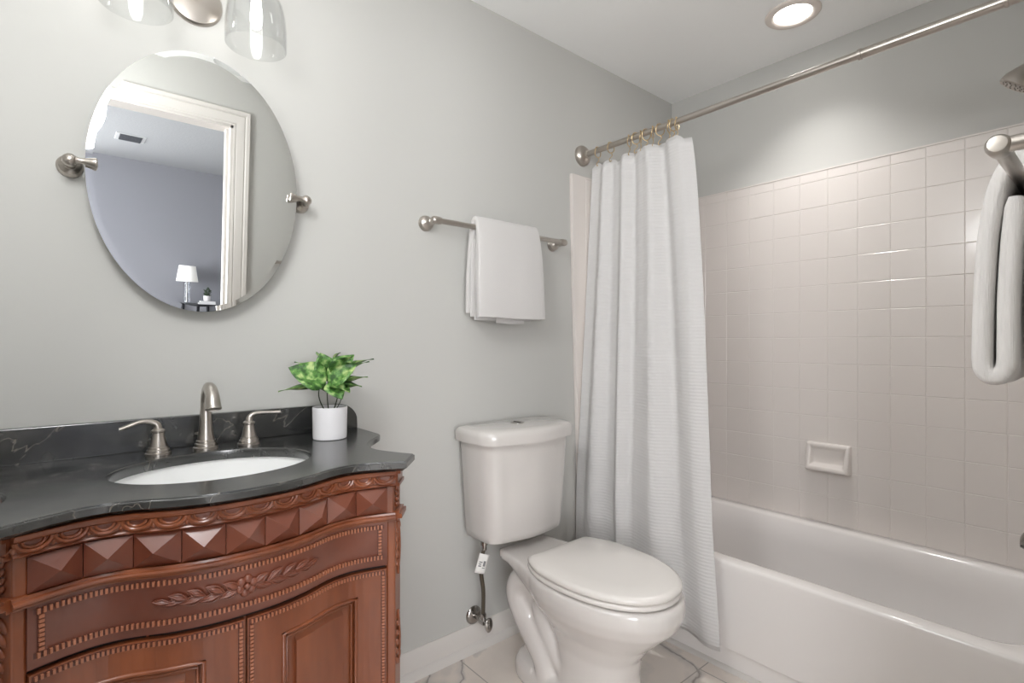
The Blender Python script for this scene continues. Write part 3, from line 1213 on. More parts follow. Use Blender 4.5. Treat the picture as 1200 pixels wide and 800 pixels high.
# folded towels: cross-section of nested layers extruded along the bar
def layer(b, path, th, x0, x1, wob=.002, seed=0, nx=14, flare=0.0, endr=.004):
    """thick sheet whose (y,z) centre line is path, running from x0 to x1"""
    r = random.Random(seed)
    ph = r.random() * 6
    pts = spline([V((0, y, z)) for y, z in path], 5)
    N = len(pts)
    sec = []
    for sgn in (1, -1):
        rng = range(N) if sgn > 0 else range(N - 1, -1, -1)
        for i in rng:
            d = (pts[min(i + 1, N - 1)] - pts[max(i - 1, 0)]).normalized()
            nn = V((0, -d.z, d.y))
            k = th / 2 * (1.0 if 0 < i < N - 1 else .75)
            sec.append((pts[i] + nn * sgn * k))
    zmax = max(p.z for p in pts)
    rings = []
    er = endr / (x1 - x0)
    ends = [(0, .30), (.12 * er, .58), (.40 * er, .84), (er, 1.0)]
    xs = [(q, k) for q, k in ends] + [(lerp(er, 1 - er, i / nx), 1.0) for i in range(1, nx)] + [(1 - q, k) for q, k in ends[::-1]]
    for j, (tx, sq) in enumerate(xs):
        x = lerp(x0, x1, tx)
        ring = []
        m = len(sec)
        for i, p in enumerate(sec):
            q = sec[m - 1 - i]
            c = (p + q) / 2
            pp = c + (p - c) * sq
            drop = max(0, zmax - p.z)
            dx = flare * drop * (tx - .5)
            wy = wob * math.sin(5 * tx + ph + 9 * p.z) * min(1, drop * 8) + .5 * wob * math.sin(13 * tx + 2 * ph)
            ring.append(V((x + dx + .0015 * math.sin(17 * p.z + ph), pp.y + wy, pp.z + .0015 * math.sin(6 * tx + ph) * (drop > .1))))
        rings.append(ring)
    b.loft(rings)


tw = B()
yb = -.070
X0, X1 = 1.108, 1.408
# outer, thick front fold
layer(tw, [(yb + .030, 1.262), (yb + .028, 1.45), (yb + .020, 1.560), (yb + .004, 1.6005), (yb - .016, 1.588), (yb - .032, 1.50), (yb - .040, 1.38), (yb - .044, 1.245)], .017, X0, X1, .002, 1, 16, .06)
layer(tw, [(yb + .016, 1.250), (yb + .015, 1.45), (yb + .012, 1.558), (yb, 1.5885), (yb - .0125, 1.562), (yb - .018, 1.45), (yb - .024, 1.242)], .009, X0 + .002, X1 - .004, .001, 2, 12, .04)
layer(tw, [(yb - .014, 1.53), (yb - .012, 1.42), (yb - .010, 1.226)], .007, X0 + .10, X1 - .07, .001, 3, 10, .02)
layer(tw, [(yb + .008, 1.53), (yb + .006, 1.42), (yb + .003, 1.238)], .007, X0 + .01, X1 - .02, .001, 5, 10, .02)
tag(tw.build('hand_towel', 'terry', None, (1.27, yb, 1.58), angle=60), 'white folded towel over the bar above the toilet', 'towel')

tw = B()
ym = YF + .075
layer(tw, [(ym + .001, 1.372), (ym + .006, 1.30), (ym + .011, 1.22), (ym + .013, 1.150), (ym + .015, 1.114), (ym + .027, 1.099), (ym + .041, 1.112), (ym + .0415, 1.16), (ym + .037, 1.25), (ym + .031, 1.33),
           (ym + .022, 1.392), (ym + .006, 1.4300), (ym - .009, 1.4270), (ym - .0225, 1.388), (ym - .026, 1.30), (ym - .031, 1.20), (ym - .034, 1.106)], .0245, 1.075, 1.33, .0022, 4, 16, .04, .012)
tag(tw.build('bath_towel', 'terry_bright', None, (1.2, ym, 1.41), angle=60), 'white looped towel over the bar beside the bathtub on the doorway wall', 'towel')

# ------------------------------------------------------------------ tub surround
TX, TYN = 1.752, YF
SXB = 2.452     # face of the long panel
sr = thing('tub_surround', 'white tile-pattern acrylic surround lining the bathtub alcove', 'tub surround', (2.1, -.76, .39))


def tile_panel(fmap, us, ws, name, depth=.0014, gap=.0022):
    """fmap(u, w, d): point on the panel at (u, w), d proud of it"""
    b = B()
    for i in range(len(us) - 1):
        for j in range(len(ws) - 1):
            a, c, e, g = us[i], us[i + 1], ws[j], ws[j + 1]
            o = [b.bm.verts.new(fmap(x, y, 0)) for x, y in ((a, e), (c, e), (c, g), (a, g))]
            m1 = gap
            q = [b.bm.verts.new(fmap(x, y, depth)) for x, y in ((a + m1, e + m1), (c - m1, e + m1), (c - m1, g - m1), (a + m1, g - m1))]
            for k in range(4):
                b.face((o[k], o[(k + 1) % 4], q[(k + 1) % 4], q[k]))
            b.face(q)
    return b


zs = [.3880] + [.504 + .112 * k for k in range(13)] + [1.889]
ysx = [-.0185] + [-.098 - .1115 * k for k in range(13)] + [YF + .0185]
ysx = sorted([ysx[0]] + [y for y in ysx[1:-1] if y > YF + .04] + [ysx[-1]])
b = tile_panel(lambda y, z, d: V((SXB - d, y, z)), ysx, zs, 'x')
b.box(SXB + .0004, XR - .0005, YF + .001, -.001, .3880, 1.889)
b.box(SXB - .003, XR - .0005, YF + .001, -.001, 1.889, 1.8945)
o = b.build('long_panel', 'surround', sr, angle=12)
xsx = [1.765] + [1.87 + .1115 * k for k in range(5)] + [SXB]
b = tile_panel(lambda x, z, d: V((x, -.0185 - d, z)), xsx, zs, 'x')
b.loft([[V((1.677, y, 1.899)), V((SXB + .01, y, 1.899)), V((SXB + .01, y, .3905)), V((1.7505, y, .392)), V((1.7505, y, .05)), V((1.732, y, .05)), V((1.722, y, .55)), V((1.690, y, 1.4))] for y in (-.0006, -.0184)])
mod_bevel(b.build('end_panel', 'surround', sr, smooth=False), .003, 2, 60)
b = tile_panel(lambda x, z, d: V((x, YF + .0185 + d, z)), xsx, zs, 'x')
b.box(1.68, SXB + .01, YF + .0006, YF + .0184, .392, 1.899)
b.build('end_panel', 'surround', sr, smooth=False)
# moulded soap dish
sd = B()
y0, y1, z0, z1 = -.858, -.684, .606, .730
xf = SXB
ringA = [V((xf + .002, y0, z0)), V((xf + .002, y1, z0)), V((xf + .002, y1, z1)), V((xf + .002, y0, z1))]
ringB = [V((xf - .040, y0 + .006, z0 + .006)), V((xf - .040, y1 - .006, z0 + .006)), V((xf - .016, y1 - .006, z1 - .004)), V((xf - .016, y0 + .006, z1 - .004))]
ringC = [V((xf - .040, y0 + .022, z0 + .024)), V((xf - .040, y1 - .022, z0 + .024)), V((xf - .017, y1 - .020, z1 - .018)), V((xf - .017, y0 + .020, z1 - .018))]
ringD = [V((xf - .006, y0 + .030, z0 + .034)), V((xf - .006, y1 - .030, z0 + .034)), V((xf - .006, y1 - .026, z1 - .026)), V((xf - .006, y0 + .026, z1 - .026))]
sd.loft([ringA, ringB, ringC, ringD], True, False, True)
o = mod_bevel(sd.build('soap_dish', 'surround', sr, smooth=False), .008, 4, 20)
for pg in o.data.polygons:
    pg.use_smooth = True

# ------------------------------------------------------------------ bathtub
tu = thing('bathtub', 'white alcove bathtub behind the shower curtain', 'bathtub', (2.1, -.76, 0))
ZR = .39


def rrect(x0, x1, y0, y1, r, z, n=8):
    pts = []
    for cx, cy, a0 in ((x1 - r, y1 - r, 0), (x0 + r, y1 - r, PI / 2), (x0 + r, y0 + r, PI), (x1 - r, y0 + r, 1.5 * PI)):
        for k in range(n + 1):
            a = a0 + PI / 2 * k / n
            pts.append(V((cx + r * math.cos(a), cy + r * math.sin(a), z)))
    return pts


OX0, OX1, OY0, OY1 = 1.752, SXB - .001, YF + .001, -.001
bt = B()
R_out = .012
lay = [
    rrect(OX0 + .004, OX1, OY0, OY1, R_out, .085),
    rrect(OX0, OX1, OY0, OY1, R_out, .10),
    rrect(OX0, OX1, OY0, OY1, R_out, .34),
    rrect(OX0 - .004, OX1, OY0, OY1, R_out, .362),
    rrect(OX0 - .004, OX1, OY0, OY1, R_out, ZR - .010),
    rrect(OX0 - .001, OX1, OY0, OY1, R_out, ZR - .003),
    rrect(OX0 + .007, OX1 - .003, OY0 + .003, OY1 - .003, R_out, ZR),
    rrect(OX0 + .050, OX1 - .052, OY0 + .115, OY1 - .075, .10, ZR),
    rrect(OX0 + .060, OX1 - .060, OY0 + .124, OY1 - .086, .10, ZR - .003),
    rrect(OX0 + .067, OX1 - .066, OY0 + .131, OY1 - .095, .10, ZR - .012),
    rrect(OX0 + .080, OX1 - .078, OY0 + .145, OY1 - .135, .105, ZR - .10),
    rrect(OX0 + .105, OX1 - .100, OY0 + .165, OY1 - .225, .12, .14),
    rrect(OX0 + .130, OX1 - .125, OY0 + .195, OY1 - .275, .12, .098),
    rrect(OX0 + .170, OX1 - .165, OY0 + .240, OY1 - .330, .11, .085),
]
bt.loft(lay, True, True, True)
bt.build('basin', 'tub', tu, angle=50)
b = B()
b.box(OX0 + .022, OX0 + .05, OY0 + .001, OY1 - .001, 0.0, .092)
b.build('toe_panel', 'tub', tu, smooth=False)
b = B()
b.loft([[V((OX0 + .022, y, 0)), V((OX0 + .008, y, 0)), V((OX0 + .010, y, .006)), V((OX0 + .018, y, .013)), V((OX0 + .022, y, .014))] for y in (OY0 + .002, OY1 - .002)])
b.build('floor_bead', 'trim', tu, angle=50)

# tub spout and shower head on the doorway-side end wall
ts = thing('tub_spout', 'dark metal tub spout low on the tiled end wall', 'tub spout', (2.10, YF + .018, .595))
b = B()
b.lathe([(.034, 0), (.034, .006), (.028, .010)], (2.10, YF + .0206, .595), (0, 1, 0), 28)
b.build('flange', 'nickel', ts, angle=50)
b = B()
rings = []
for k, (y, rz, zc) in enumerate(((.008, .026, .595), (.03, .028, .595), (.09, .028, .594), (.128, .027, .590), (.146, .024, .584), (.153, .016, .578))):
    rings.append([V((2.10 + .026 * (rz / .028) * math.cos(2 * PI * i / 24), YF + .0206 + y, zc + rz * math.sin(2 * PI * i / 24))) for i in range(24)])
b.loft(rings)
b.lathe([(.005, 0), (.005, .018), (.009, .022), (.009, .028), (.0, .030)], (2.10, YF + .130, .618), (0, 0, 1), 16)
b.build('spout', 'chrome', ts, angle=50)

sh_ = thing('showerhead', 'brushed nickel shower head high on the end wall above the bathtub', 'shower head', (2.10, YF, 1.985))
b = B()
b.lathe([(.030, 0), (.029, .005), (.018, .010), (.011, .012)], (2.10, YF, 1.985), (0, 1, 0), 28)
b.build('flange', 'nickel', sh_, angle=50)
b = B()
b.tube(spline([(2.10, YF + .004, 1.985), (2.10, YF + .07, 1.987), (2.10, YF + .115, 1.975), (2.10, YF + .145, 1.953)], 6), .0095, 14)
b.build('arm', 'nickel', sh_, angle=50)
b = B()
b.lathe([(.012, 0), (.017, .006), (.017, .014), (.022, .020), (.030, .034), (.038, .050), (.041, .062), (.0415, .072), (.0385, .075), (.034, .073), (.0, .074)], (2.10, YF + .141, 1.957), (0, .62, -.78), 32)
b.build('head', 'nickel', sh_, angle=40)
nz = B()
hd = V((0, .62, -.78)).normalized()
hu, hw = frame_for(hd)
for rr_, cn in ((.010, 5), (.020, 9), (.029, 13)):
    for k in range(cn):
        a = 2 * PI * k / cn
        c = V((2.10, YF + .141, 1.957)) + hd * .0735 + hu * rr_ * math.cos(a) + hw * rr_ * math.sin(a)
        nz.lathe([(.0022, 0), (.0020, .0022), (.0, .0025)], c, hd, 8)
nz.build('nozzles', 'chrome', sh_)

# ------------------------------------------------------------------ shower rod, rings and curtain
RX, RZ = 1.760, 1.995
rod = thing('shower_curtain_rod', 'brushed nickel shower rod spanning the bathtub opening', 'curtain rod', (RX, -.76, RZ))
b = B()
b.tube([(RX, -.03, RZ), (RX, -1.10, RZ)], .0118, 20)
b.build('inner_tube', 'nickel', rod, angle=50)
b = B()
b.tube([(RX, -1.088, RZ), (RX, YF + .03, RZ)], .0142, 20)
b.lathe([(.0142, 0), (.0158, .001), (.0158, .009), (.0142, .010)], (RX, -1.083, RZ), (0, -1, 0), 24)
b.lathe([(.0142, 0), (.0158, .001), (.0158, .009), (.0142, .010)], (RX, -1.396, RZ), (0, -1, 0), 24)
b.build('outer_tube', 'nickel', rod, angle=50)
for y, s in ((0, -1), (YF, 1)):
    b = B()
    b.lathe([(.046, 0), (.046, .005), (.043, .013), (.036, .022), (.026, .028), (.0175, .031), (.0165, .040), (.0135, .041)], (RX, y, RZ), (0, s, 0), 36)
    b.build('end_flange', 'nickel', rod, angle=40)

RINGY = [-.094, -.166, -.262, -.296, -.318, -.346, -.376, -.410, -.450, -.468, -.484]
b = B()
ring_pts = []
for k in range(20):
    a = 2 * PI * k / 20
    r = .0205 + (.010 if math.sin(a) < -.5 else 0) * (-math.sin(a) - .5)
    ring_pts.append(V((RX + r * math.cos(a) * .9, RINGY[0] + .003 * math.sin(2 * a), RZ - .0055 + r * math.sin(a))))
b.tube(ring_pts, .0019, 8, True)
b.tube(spline([(RX, RINGY[0], RZ - .030), (RX + .006, RINGY[0] - .002, RZ - .040), (RX - .001, RINGY[0] - .002, RZ - .050), (RX - .008, RINGY[0], RZ - .060), (RX - .004, RINGY[0] + .001, RZ - .068), (RX + .004, RINGY[0], RZ - .062)], 4), .0017, 8)
for a in (.9, 2.2):
    b.ell((RX + .0205 * math.cos(a) * .9, RINGY[0], RZ - .0055 + .0205 * math.sin(a)), (.003, .003, .003), None, 8)
ring0 = b.build('curtain_ring', 'brass', None, (RX, RINGY[0], RZ), angle=60)
RL = ['gold wire curtain ring nearest the wall flange of the shower rod',
      'gold wire curtain ring second from the wall flange of the rod',
      'gold wire curtain ring third from the wall flange, starting the bunch',
      'gold wire curtain ring fourth from the wall flange of the rod',
      'gold wire curtain ring fifth from the wall flange of the rod',
      'gold wire curtain ring in the middle of the row along the rod',
      'gold wire curtain ring seventh from the wall flange of the rod',
      'gold wire curtain ring fourth from the free edge of the curtain',
      'gold wire curtain ring third from the free edge of the curtain',
      'gold wire curtain ring second from the free edge of the curtain',
      'gold wire curtain ring at the free edge of the shower curtain']
tilts = [0, -.15, .35, -.5, .6, -.55, .5, -.45, .35, -.2, .25]
for i, y in enumerate(RINGY):
    o = ring0 if i == 0 else ring0.copy()
    if i:
        COL.objects.link(o)
    o.location = (RX, y, RZ)
    o.rotation_euler = (0, 0, tilts[i])
    tag(o, RL[i], 'curtain ring', 'wire rings holding the shower curtain')

# curtain: folds fixed at the rings, flaring towards the hem
cu = B()
NSX, NZ = 220, 60


def curtain_pt(a, c):
    # a along the width (0 at the back wall), c from top (0) to hem (1)
    yt = lerp(-.064, -.545, a)
    yb_ = lerp(-.030, -.702, a)
    e = c ** .8
    y = lerp(yt, yb_, e)
    # bunching folds: phase warped so that folds crowd towards the free edge
    ph = 2 * PI * (4.1 * a + .35 * math.sin(3.1 * a) - .25 * c * a)
    amp = lerp(.017, .028, min(1, c * 1.6)) * (1 - .35 * max(0, c - .5) / .5) * (.50 + .62 * a)
    f = math.sin(ph + .35 * c) + .35 * math.sin(1.9 * ph + 1.3 + 1.2 * c) * (1 - .45 * c)
    endk = min(1, a * 9, (1 - a) * 9)
    x = lerp(1.758, 1.684, min(1, max(0, c * 1.30)) ** 1.15)
    x += amp * f * (.4 + .6 * endk) * (1 if f < 0 else lerp(1, .8, c))
    if c > .70:
        x = min(x, 1.743)
    y += .018 * math.sin(ph * .5 + .8) * c * endk
    # top edge dips between the rings
    zt = 1.9375
    dm = min(abs(y - r) for r in RINGY)
    dip = min(1, dm / .035) ** 2 * .020
    z = lerp(zt - (dip if c < .05 else dip * max(0, 1 - c * 8)), .112, c)
    z += .003 * math.sin(ph) * c
    return V((x, y, z))


cu.grid(curtain_pt, NSX, NZ)
co_ = cu.build('shower_curtain', 'curtain', None, (1.74, -.3, 1.93), angle=180)
sm_ = co_.modifiers.new('solid', 'SOLIDIFY')
sm_.thickness = .0012
tag(co_, 'white waffle-weave shower curtain bunched at the back wall end of the rod', 'shower curtain')

# ------------------------------------------------------------------ toilet
TCX = 1.280
to = thing('toilet', 'white two-piece elongated toilet with its lid down beside the vanity', 'toilet', (TCX, -.40, 0))


def dshape(hw, yb0, yf, bul, r, z, n=10):
    """tank plan: straight back, rounded front corners, bowed front. y given as distance from the wall"""
    pts = []
    for sgn in (1, -1):
        arc = []
        for k in range(n + 1):
            a = PI / 2 * k / n
            arc.append((hw - r + r * math.cos(a), yf - r + r * math.sin(a)))
        if sgn > 0:
            pts += [(hw - .012, yb0), (hw, yb0 + .012)] + arc
            for k in range(1, 10):
                t = k / 10
                pts.append((lerp(hw - r, -(hw - r), t), yf + bul * math.sin(PI * t)))
        else:
            pts += [(-x, y) for x, y in arc[::-1]] + [(-hw, yb0 + .012), (-hw + .012, yb0)]
    # ease the bow
    out = []
    for x, y in pts:
        if y > yf - r * .98:
            k = max(0, 1 - (x / hw) ** 2)
            y = y if abs(x) < hw - r else y + 0
        out.append(V((TCX + x, -y, z)))
    return out


tk = B()
tk.loft([dshape(.164, .032, .174, .018, .05, .447), dshape(.178, .028, .190, .020, .055, .456), dshape(.183, .026, .195, .022, .058, .48),
         dshape(.192, .024, .203, .024, .06, .63), dshape(.202, .022, .210, .026, .065, .802)])
tk.build('tank', 'porcelain', to, angle=50)
ld = B()
ld.loft([dshape(.210, .018, .214, .026, .065, .800), dshape(.219, .014, .224, .028, .065, .803), dshape(.221, .013, .226, .028, .065, .830), dshape(.218, .014, .223, .028, .065, .843),
         dshape(.209, .020, .214, .028, .062, .8505), dshape(.185, .038, .192, .026, .06, .8545)])
ld.build('tank_lid', 'porcelain', to, angle=50)
fb = B()
fb.lathe([(.026, 0), (.026, .0025), (.023, .004), (.0215, .003), (.0, .0045)], (TCX + .000, -.112, .8535), n=30)
fo = fb.build('flush_button', 'chrome', to, angle=40)
fs = B()
fs.box(TCX - .0006, TCX + .0006, -.112 - .021, -.112 + .021, .8565, .8585)
fs.build('button_split', 'gap', fo, smooth=False)
# small printed label on the tank's flank
tl = B()
r_ = random.Random(2)
for k in range(7):
    z = .668 + .0075 * k
    w = .012 if k % 3 else .009
    yy = .060 + .003 * (k % 2)
    hwz = lerp(.187, .202, (z - .63) / .172)
    tl.box(TCX - hwz - .0012, TCX - hwz + .003, -(yy + w), -yy, z, z + .0032)
tl.build('printed_label', 'ink', to, smooth=False)


def egg(hw, yb0, yf, z, n=40, sq=2.2, mid=.45, cut=0.0):
    """elongated oval: yb0 back, yf front (distance from wall)"""
    pts = []
    ym_ = lerp(yb0, yf, mid)
    for k in range(n):
        a = 2 * PI * k / n
        s, c = math.sin(a), math.cos(a)
        ex = 2 / sq
        x = hw * math.copysign(abs(c) ** ex, c)
        ry = (yf - ym_) if s > 0 else (ym_ - yb0)
        y = ym_ + ry * math.copysign(abs(s) ** ex, s)
        pts.append(V((TCX + x, -max(y, cut), z)))
    return pts


bw = B()
# bowl and pedestal
bw.loft([egg(.118, .36, .655, .0, sq=2.6), egg(.119, .355, .660, .02, sq=2.6), egg(.112, .37, .648, .06, sq=2.5), egg(.106, .38, .640, .14, sq=2.4), egg(.108, .37, .650, .20, sq=2.3),
         egg(.124, .33, .690, .255, sq=2.2), egg(.155, .29, .738, .300, sq=2.15), egg(.178, .27, .772, .335, sq=2.15), egg(.190, .255, .789, .370, sq=2.15), egg(.192, .25, .790, .398, sq=2.15), egg(.188, .25, .786, .416, sq=2.15)])
# deck below the tank, flaring forward into the rim
DK = [(.135, .106), (.150, .115), (.20, .120), (.27, .135), (.34, .158), (.42, .178), (.50, .186)]
rings_ = []
for (y_, w_), zl in zip(DK, (.378, .374, .364, .342, .328, .325, .33)):
    rings_.append([V((TCX + a_ * w_, -y_, z_)) for a_, z_ in ((-.72, zl), (-.94, zl + .018), (-1, .385), (-1, .412), (-.97, .4185), (.97, .4185), (1, .412), (1, .385), (.94, zl + .018), (.72, zl))])
bw.loft(rings_)
# rear neck reaching down from the deck
bw.loft([egg(.104, .165, .44, .395, sq=3), egg(.098, .172, .44, .33, sq=3), egg(.088, .185, .44, .27, sq=3), egg(.074, .215, .44, .19, sq=3)])
# lower foot, running back
bw.loft([egg(.118, .172, .60, .0, sq=3.0), egg(.118, .172, .60, .045, sq=3.0), egg(.108, .186, .58, .070, sq=3), egg(.085, .21, .55, .085, sq=3)])
# inner web carrying the trapway
bw.box(TCX - .060, TCX + .060, -.50, -.215, .02, .36)
for sgn in (-1, 1):
    tr_ = spline([(TCX + sgn * .060, -.30, .365), (TCX + sgn * .064, -.225, .325), (TCX + sgn * .066, -.205, .270), (TCX + sgn * .066, -.245, .210), (TCX + sgn * .070, -.300, .160), (TCX + sgn * .070, -.350, .105), (TCX + sgn * .066, -.36, .03)], 6)
    bw.tube(tr_, .051, 16)
    tr_ = spline([(TCX + sgn * .060, -.36, .345), (TCX + sgn * .062, -.315, .275), (TCX + sgn * .064, -.345, .205), (TCX + sgn * .064, -.395, .140), (TCX + sgn * .060, -.45, .09)], 6)
    bw.tube(tr_, .036, 16)
bo = bw.build('bowl', 'porcelain', to, angle=60, merge=False)
rm = bo.modifiers.new('remesh', 'REMESH')
rm.mode = 'VOXEL'
rm.voxel_size = .0058
rm.use_smooth_shade = True
smo = bo.modifiers.new('smooth', 'SMOOTH')
smo.factor = .5
smo.iterations = 9
# seat ring and lid
st_ = B()
ZS = .4195
st_.loft([egg(.181, .262, .772, ZS, cut=.318), egg(.185, .258, .776, ZS + .004, cut=.314), egg(.185, .258, .776, ZS + .012, cut=.314), egg(.181, .262, .772, ZS + .016, cut=.318)])
st_.build('seat', 'seat', to, angle=50)
sl = B()
sl.loft([egg(.182, .262, .775, ZS + .0195, cut=.326), egg(.186, .258, .779, ZS + .022, cut=.322), egg(.186, .258, .779, ZS + .030, cut=.322), egg(.183, .262, .776, ZS + .0355, cut=.326), egg(.172, .272, .764, ZS + .0395, cut=.336), egg(.12, .33, .70, ZS + .042, cut=.36), egg(.05, .42, .58, ZS + .043)])
sl.build('seat_lid', 'seat', to, angle=60)
for sgn in (-1, 1):
    hg = B()
    hg.tube([(TCX + sgn * .050, -.322, ZS + .011), (TCX + sgn * .100, -.322, ZS + .011)], .009, 14)
    hg.box(TCX + sgn * .075 - .016, TCX + sgn * .075 + .016, -.335, -.306, ZS - .003, ZS + .010, .003)
    hg.build('hinge', 'seat', to, angle=50)
for sgn in (-1, 1):
    bc = B()
    bc.lathe([(.016, 0), (.016, .008), (.0135, .018), (.008, .024), (.0, .026)], (TCX + sgn * .098, -.31, .046), n=20)
    bc.build('bolt_cap', 'seat', to, angle=60)

# ------------------------------------------------------------------ water supply
sv = thing('water_supply_valve', 'nickel shutoff valve with braided hose and paper tag below the toilet tank', 'supply valve', (1.158, 0, .13))
vx, vz = 1.158, .130
b = B()
b.lathe([(.034, 0), (.033, .004), (.026, .009), (.014, .012), (.011, .013)], (vx, 0, vz), (0, -1, 0), 30)
b.build('escutcheon', 'chrome', sv, angle=50)
b = B()
b.tube([(vx, -.008, vz), (vx, -.055, vz)], .0075, 14)
b.lathe([(.012, 0), (.013, .003), (.013, .028), (.0115, .032)], (vx, -.042, vz), (0, -1, 0), 8)
b.lathe([(.0105, 0), (.0105, .014), (.012, .016), (.012, .028), (.009, .030)], (vx, -.060, vz), (0, 0, 1), 8)
b.tube([(vx, -.070, vz), (vx, -.094, vz)], .0068, 12)
b.build('valve_body', 'chrome', sv, angle=40)
b = B()
b.lathe([(.006, 0), (.020, .001), (.0225, .004), (.0225, .008), (.018, .011), (.006, .0115), (.0045, .013), (.0, .0135)], (vx, -.090, vz), (0, -1, 0), 24, (.72, 1.15))
b.build('valve_handle', 'chrome', sv, angle=40)
b = B()
hp_ = spline([(vx, -.060, vz + .022), (vx, -.062, vz + .06), (vx - .006, -.070, vz + .12), (vx - .022, -.080, vz + .18), (vx - .030, -.088, vz + .235), (vx - .020, -.094, vz + .285)], 8)
b.tube(hp_, .0074, 12)
b.build('hose', 'hose', sv, angle=60)
b = B()
b.lathe([(.0085, 0), (.0095, .003), (.0095, .016), (.013, .018), (.013, .030), (.008, .031)], (vx - .020, -.094, vz + .278), (0, 0, 1), 10)
b.build('coupling', 'chrome', sv, angle=40)
tg = B()


def tagpt(a, c):
    o = V((vx - .026, -.104, vz + .268))
    ex = V((.86, -.45, -.25)).normalized()
    ez = V((.30, -.05, .95)).normalized()
    nn = ex.cross(ez)
    return o + ex * (.036 * (a - .5)) + ez * (-.068 * c) + nn * (.004 * math.sin(PI * a))


tg.grid(tagpt, 6, 6)
to_ = tg.build('paper_tag', 'paper', sv)
sm_ = to_.modifiers.new('solid', 'SOLIDIFY')
sm_.thickness = .0006
to_['label'] = 'white paper tag with grey printed bars'
tp = B()
for a0, a1, c_0, c_1 in ((.18, .50, .40, .46), (.18, .42, .50, .56), (.18, .46, .60, .66), (.60, .82, .35, .62), (.58, .84, .68, .72)):
    q = [tagpt(a0, c_0), tagpt(a1, c_0), tagpt(a1, c_1), tagpt(a0, c_1)]
    nn = (q[1] - q[0]).cross(q[3] - q[0]).normalized()
    if nn.y > 0:
        nn = -nn
    tp.loft([[x - nn * .0004 for x in q], [x + nn * .0014 for x in q]])
tp.build('tag_print', 'ink', to_, smooth=False)

# ------------------------------------------------------------------ recessed ceiling light
rl = thing('recessed_light', 'round recessed ceiling light with a nickel trim ring above the bathtub', 'ceiling light', (2.155, -.745, H))
b = B()
b.lathe([(.098, 0), (.098, -.004), (.094, -.008), (.078, -.010), (.069, -.007), (.066, -.002), (.066, 0)], (2.155, -.745, H), n=56, cap0=False, cap1=False)
b.build('trim_ring', mat('satin_nickel_trim', hexc(224, 214, 206), .45, .0), rl, angle=50)
b = B()
b.lathe([(.0665, -.0015), (.0665, -.003), (.0, -.0042)], (2.155, -.745, H), n=48)
b.build('lens', 'can', rl)
sd_ = bpy.data.lights.new('recessed_beam', 'SPOT')
sd_.energy = CAN_W
sd_.spot_size = math.radians(112)
sd_.spot_blend = 1.0
sd_.shadow_soft_size = 0.06
sd_.color = (1.0, 0.985, 0.97)
so2 = bpy.data.objects.new('recessed_beam', sd_)
so2.location = (2.155, -.745, H - .012)
COL.objects.link(so2)

# ------------------------------------------------------------------ bedroom things seen in the mirror
ty = FY
TXC = .985
tb_ = thing('console_table', 'black half-round console table against the blue bedroom wall in the mirror', 'console table', (TXC, ty + .14, 0))


def demilune(hw, dp, z, n=24):
    return [V((TXC + hw * math.cos(PI * k / n), ty + .012 + dp * math.sin(PI * k / n), z)) for k in range(n + 1)]


ZTB = 1.066
b = B()
b.loft([demilune(.205, .27, ZTB - .018), demilune(.21, .28, ZTB - .012), demilune(.21, .28, ZTB - .004), demilune(.207, .277, ZTB)])
b.build('table_top', 'black', tb_, angle=40)
b = B()
b.loft([demilune(.185, .25, ZTB - .085), demilune(.185, .25, ZTB - .018)])
b.build('table_apron', 'black', tb_, angle=40)
for x, y in ((-.165, .035), (.165, .035), (0, .235)):
    b = B()
    b.lathe([(.014, 0), (.012, .02), (.017, .4), (.021, ZTB - .085), (.021, ZTB - .05)], (TXC + x, ty + y, 0), n=12)
    b.build('leg', 'black', tb_)
lm = thing('table_lamp', 'small clear-stemmed lamp with a white shade on the black console in the mirror', 'table lamp', (.905, ty + .15, ZTB))
lx, ly = .908, ty + .15
b = B()
b.lathe([(.046, 0), (.046, .008), (.040, .012), (.030, .014), (.030, .220), (.036, .224), (.036, .232), (.012, .236), (.010, .26)], (lx, ly, ZTB), n=24)
b.build('lamp_base', glass_mat('lamp_clear_glass', (.93, .95, .97, 1), .02, 1.0), lm, angle=40)
b = B()
b.lathe([(.006, .0), (.006, .34)], (lx, ly, ZTB + .012), n=10)
b.build('lamp_stem', 'chrome', lm)
b = B()
b.lathe([(.098, .225), (.074, .385), (.072, .385), (.096, .225)], (lx, ly, ZTB), n=36, cap0=False, cap1=False)
b.build('lamp_shade', 'shade', lm, angle=40)
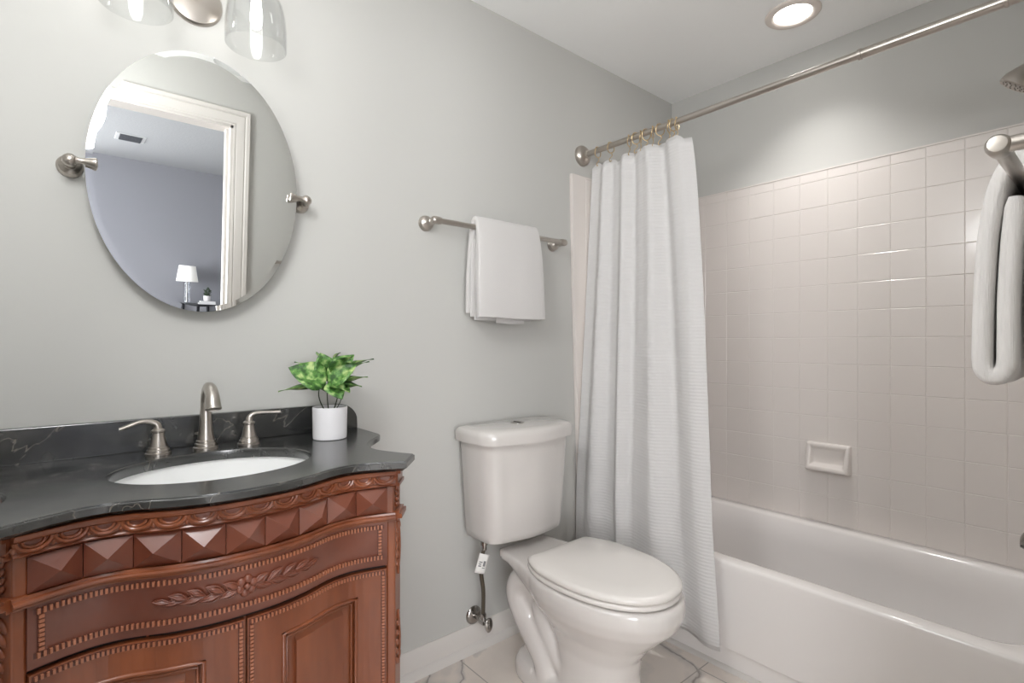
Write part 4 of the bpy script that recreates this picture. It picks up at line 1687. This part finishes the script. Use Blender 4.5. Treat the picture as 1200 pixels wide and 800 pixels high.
for k, (dx, dz, w, lb) in enumerate(((0, 0, .15, 'pale book lying on the black console, lower of the two'), (.006, .017, .135, 'pale book under the little pot, upper of the two'))):
    bx = thing('book', lb, 'book', (1.085 + dx, ty + .16, ZTB + dz), 'books on the bedroom console')
    b = B()
    b.box(1.085 + dx - w / 2 + .003, 1.085 + dx + w / 2 - .003, ty + .11, ty + .207, ZTB + dz + .0022, ZTB + dz + .0145)
    b.build('pages', 'paper', bx, smooth=False)
    b = B()
    b.box(1.085 + dx - w / 2, 1.085 + dx + w / 2, ty + .107, ty + .213, ZTB + dz + .0002, ZTB + dz + .0024)
    b.box(1.085 + dx - w / 2, 1.085 + dx + w / 2, ty + .107, ty + .213, ZTB + dz + .0144, ZTB + dz + .0166)
    b.box(1.085 + dx - w / 2, 1.085 + dx + w / 2, ty + .209, ty + .213, ZTB + dz + .0022, ZTB + dz + .0145)
    b.build('cover', 'book_white', bx, smooth=False)
bp_ = thing('potted_plant', 'tiny plant in a white pot on the books of the bedroom console', 'potted plant', (1.085, ty + .16, ZTB + .034))
pz = ZTB + .0340
b = B()
b.lathe([(.024, 0), (.030, .002), (.035, .055), (.033, .055), (.030, .045)], (1.088, ty + .16, pz), n=24, cap1=True)
b.build('pot', 'pot', bp_, angle=40)
b = B()
rr2 = random.Random(5)
for k in range(26):
    a = rr2.random() * 2 * PI
    h = .06 + .075 * rr2.random()
    r1 = .008 + .030 * rr2.random()
    c = V((1.088 + r1 * math.cos(a), ty + .16 + r1 * math.sin(a), pz + h))
    rot = Matrix.Rotation(rr2.random() * 3, 3, 'X') @ Matrix.Rotation(rr2.random() * 3, 3, 'Z')
    b.ell(c, (.015, .009, .002), rot, 8)
    b.tube([V((1.088, ty + .16, pz + .045)), c], .0010, 4)
b.build('foliage', mat('dark_small_leaf', hexc(58, 74, 56), .6), bp_, angle=60)
vt = thing('ceiling_vent', 'small dark slatted air vent in the white bedroom ceiling in the mirror', 'air vent', (.37, -3.93, H))
b = B()
x0, x1, y0, y1 = .295, .445, -4.035, -3.82
b.loft([[V((x0 - .025, y0 - .025, H - .0005)), V((x1 + .025, y0 - .025, H - .0005)), V((x1 + .025, y1 + .025, H - .0005)), V((x0 - .025, y1 + .025, H - .0005))],
        [V((x0 - .022, y0 - .022, H - .006)), V((x1 + .022, y0 - .022, H - .006)), V((x1 + .022, y1 + .022, H - .006)), V((x0 - .022, y1 + .022, H - .006))]])
b.build('vent_frame', 'vent', vt, smooth=False)
b = B()
b.box(x0, x1, y0, y1, H - .0085, H - .0055)
for k in range(9):
    yy = lerp(y0 + .012, y1 - .012, k / 8)
    b.box(x0 + .004, x1 - .004, yy - .003, yy + .003, H - .013, H - .008)
b.build('vent_grille', 'vent_dark', vt, smooth=False)
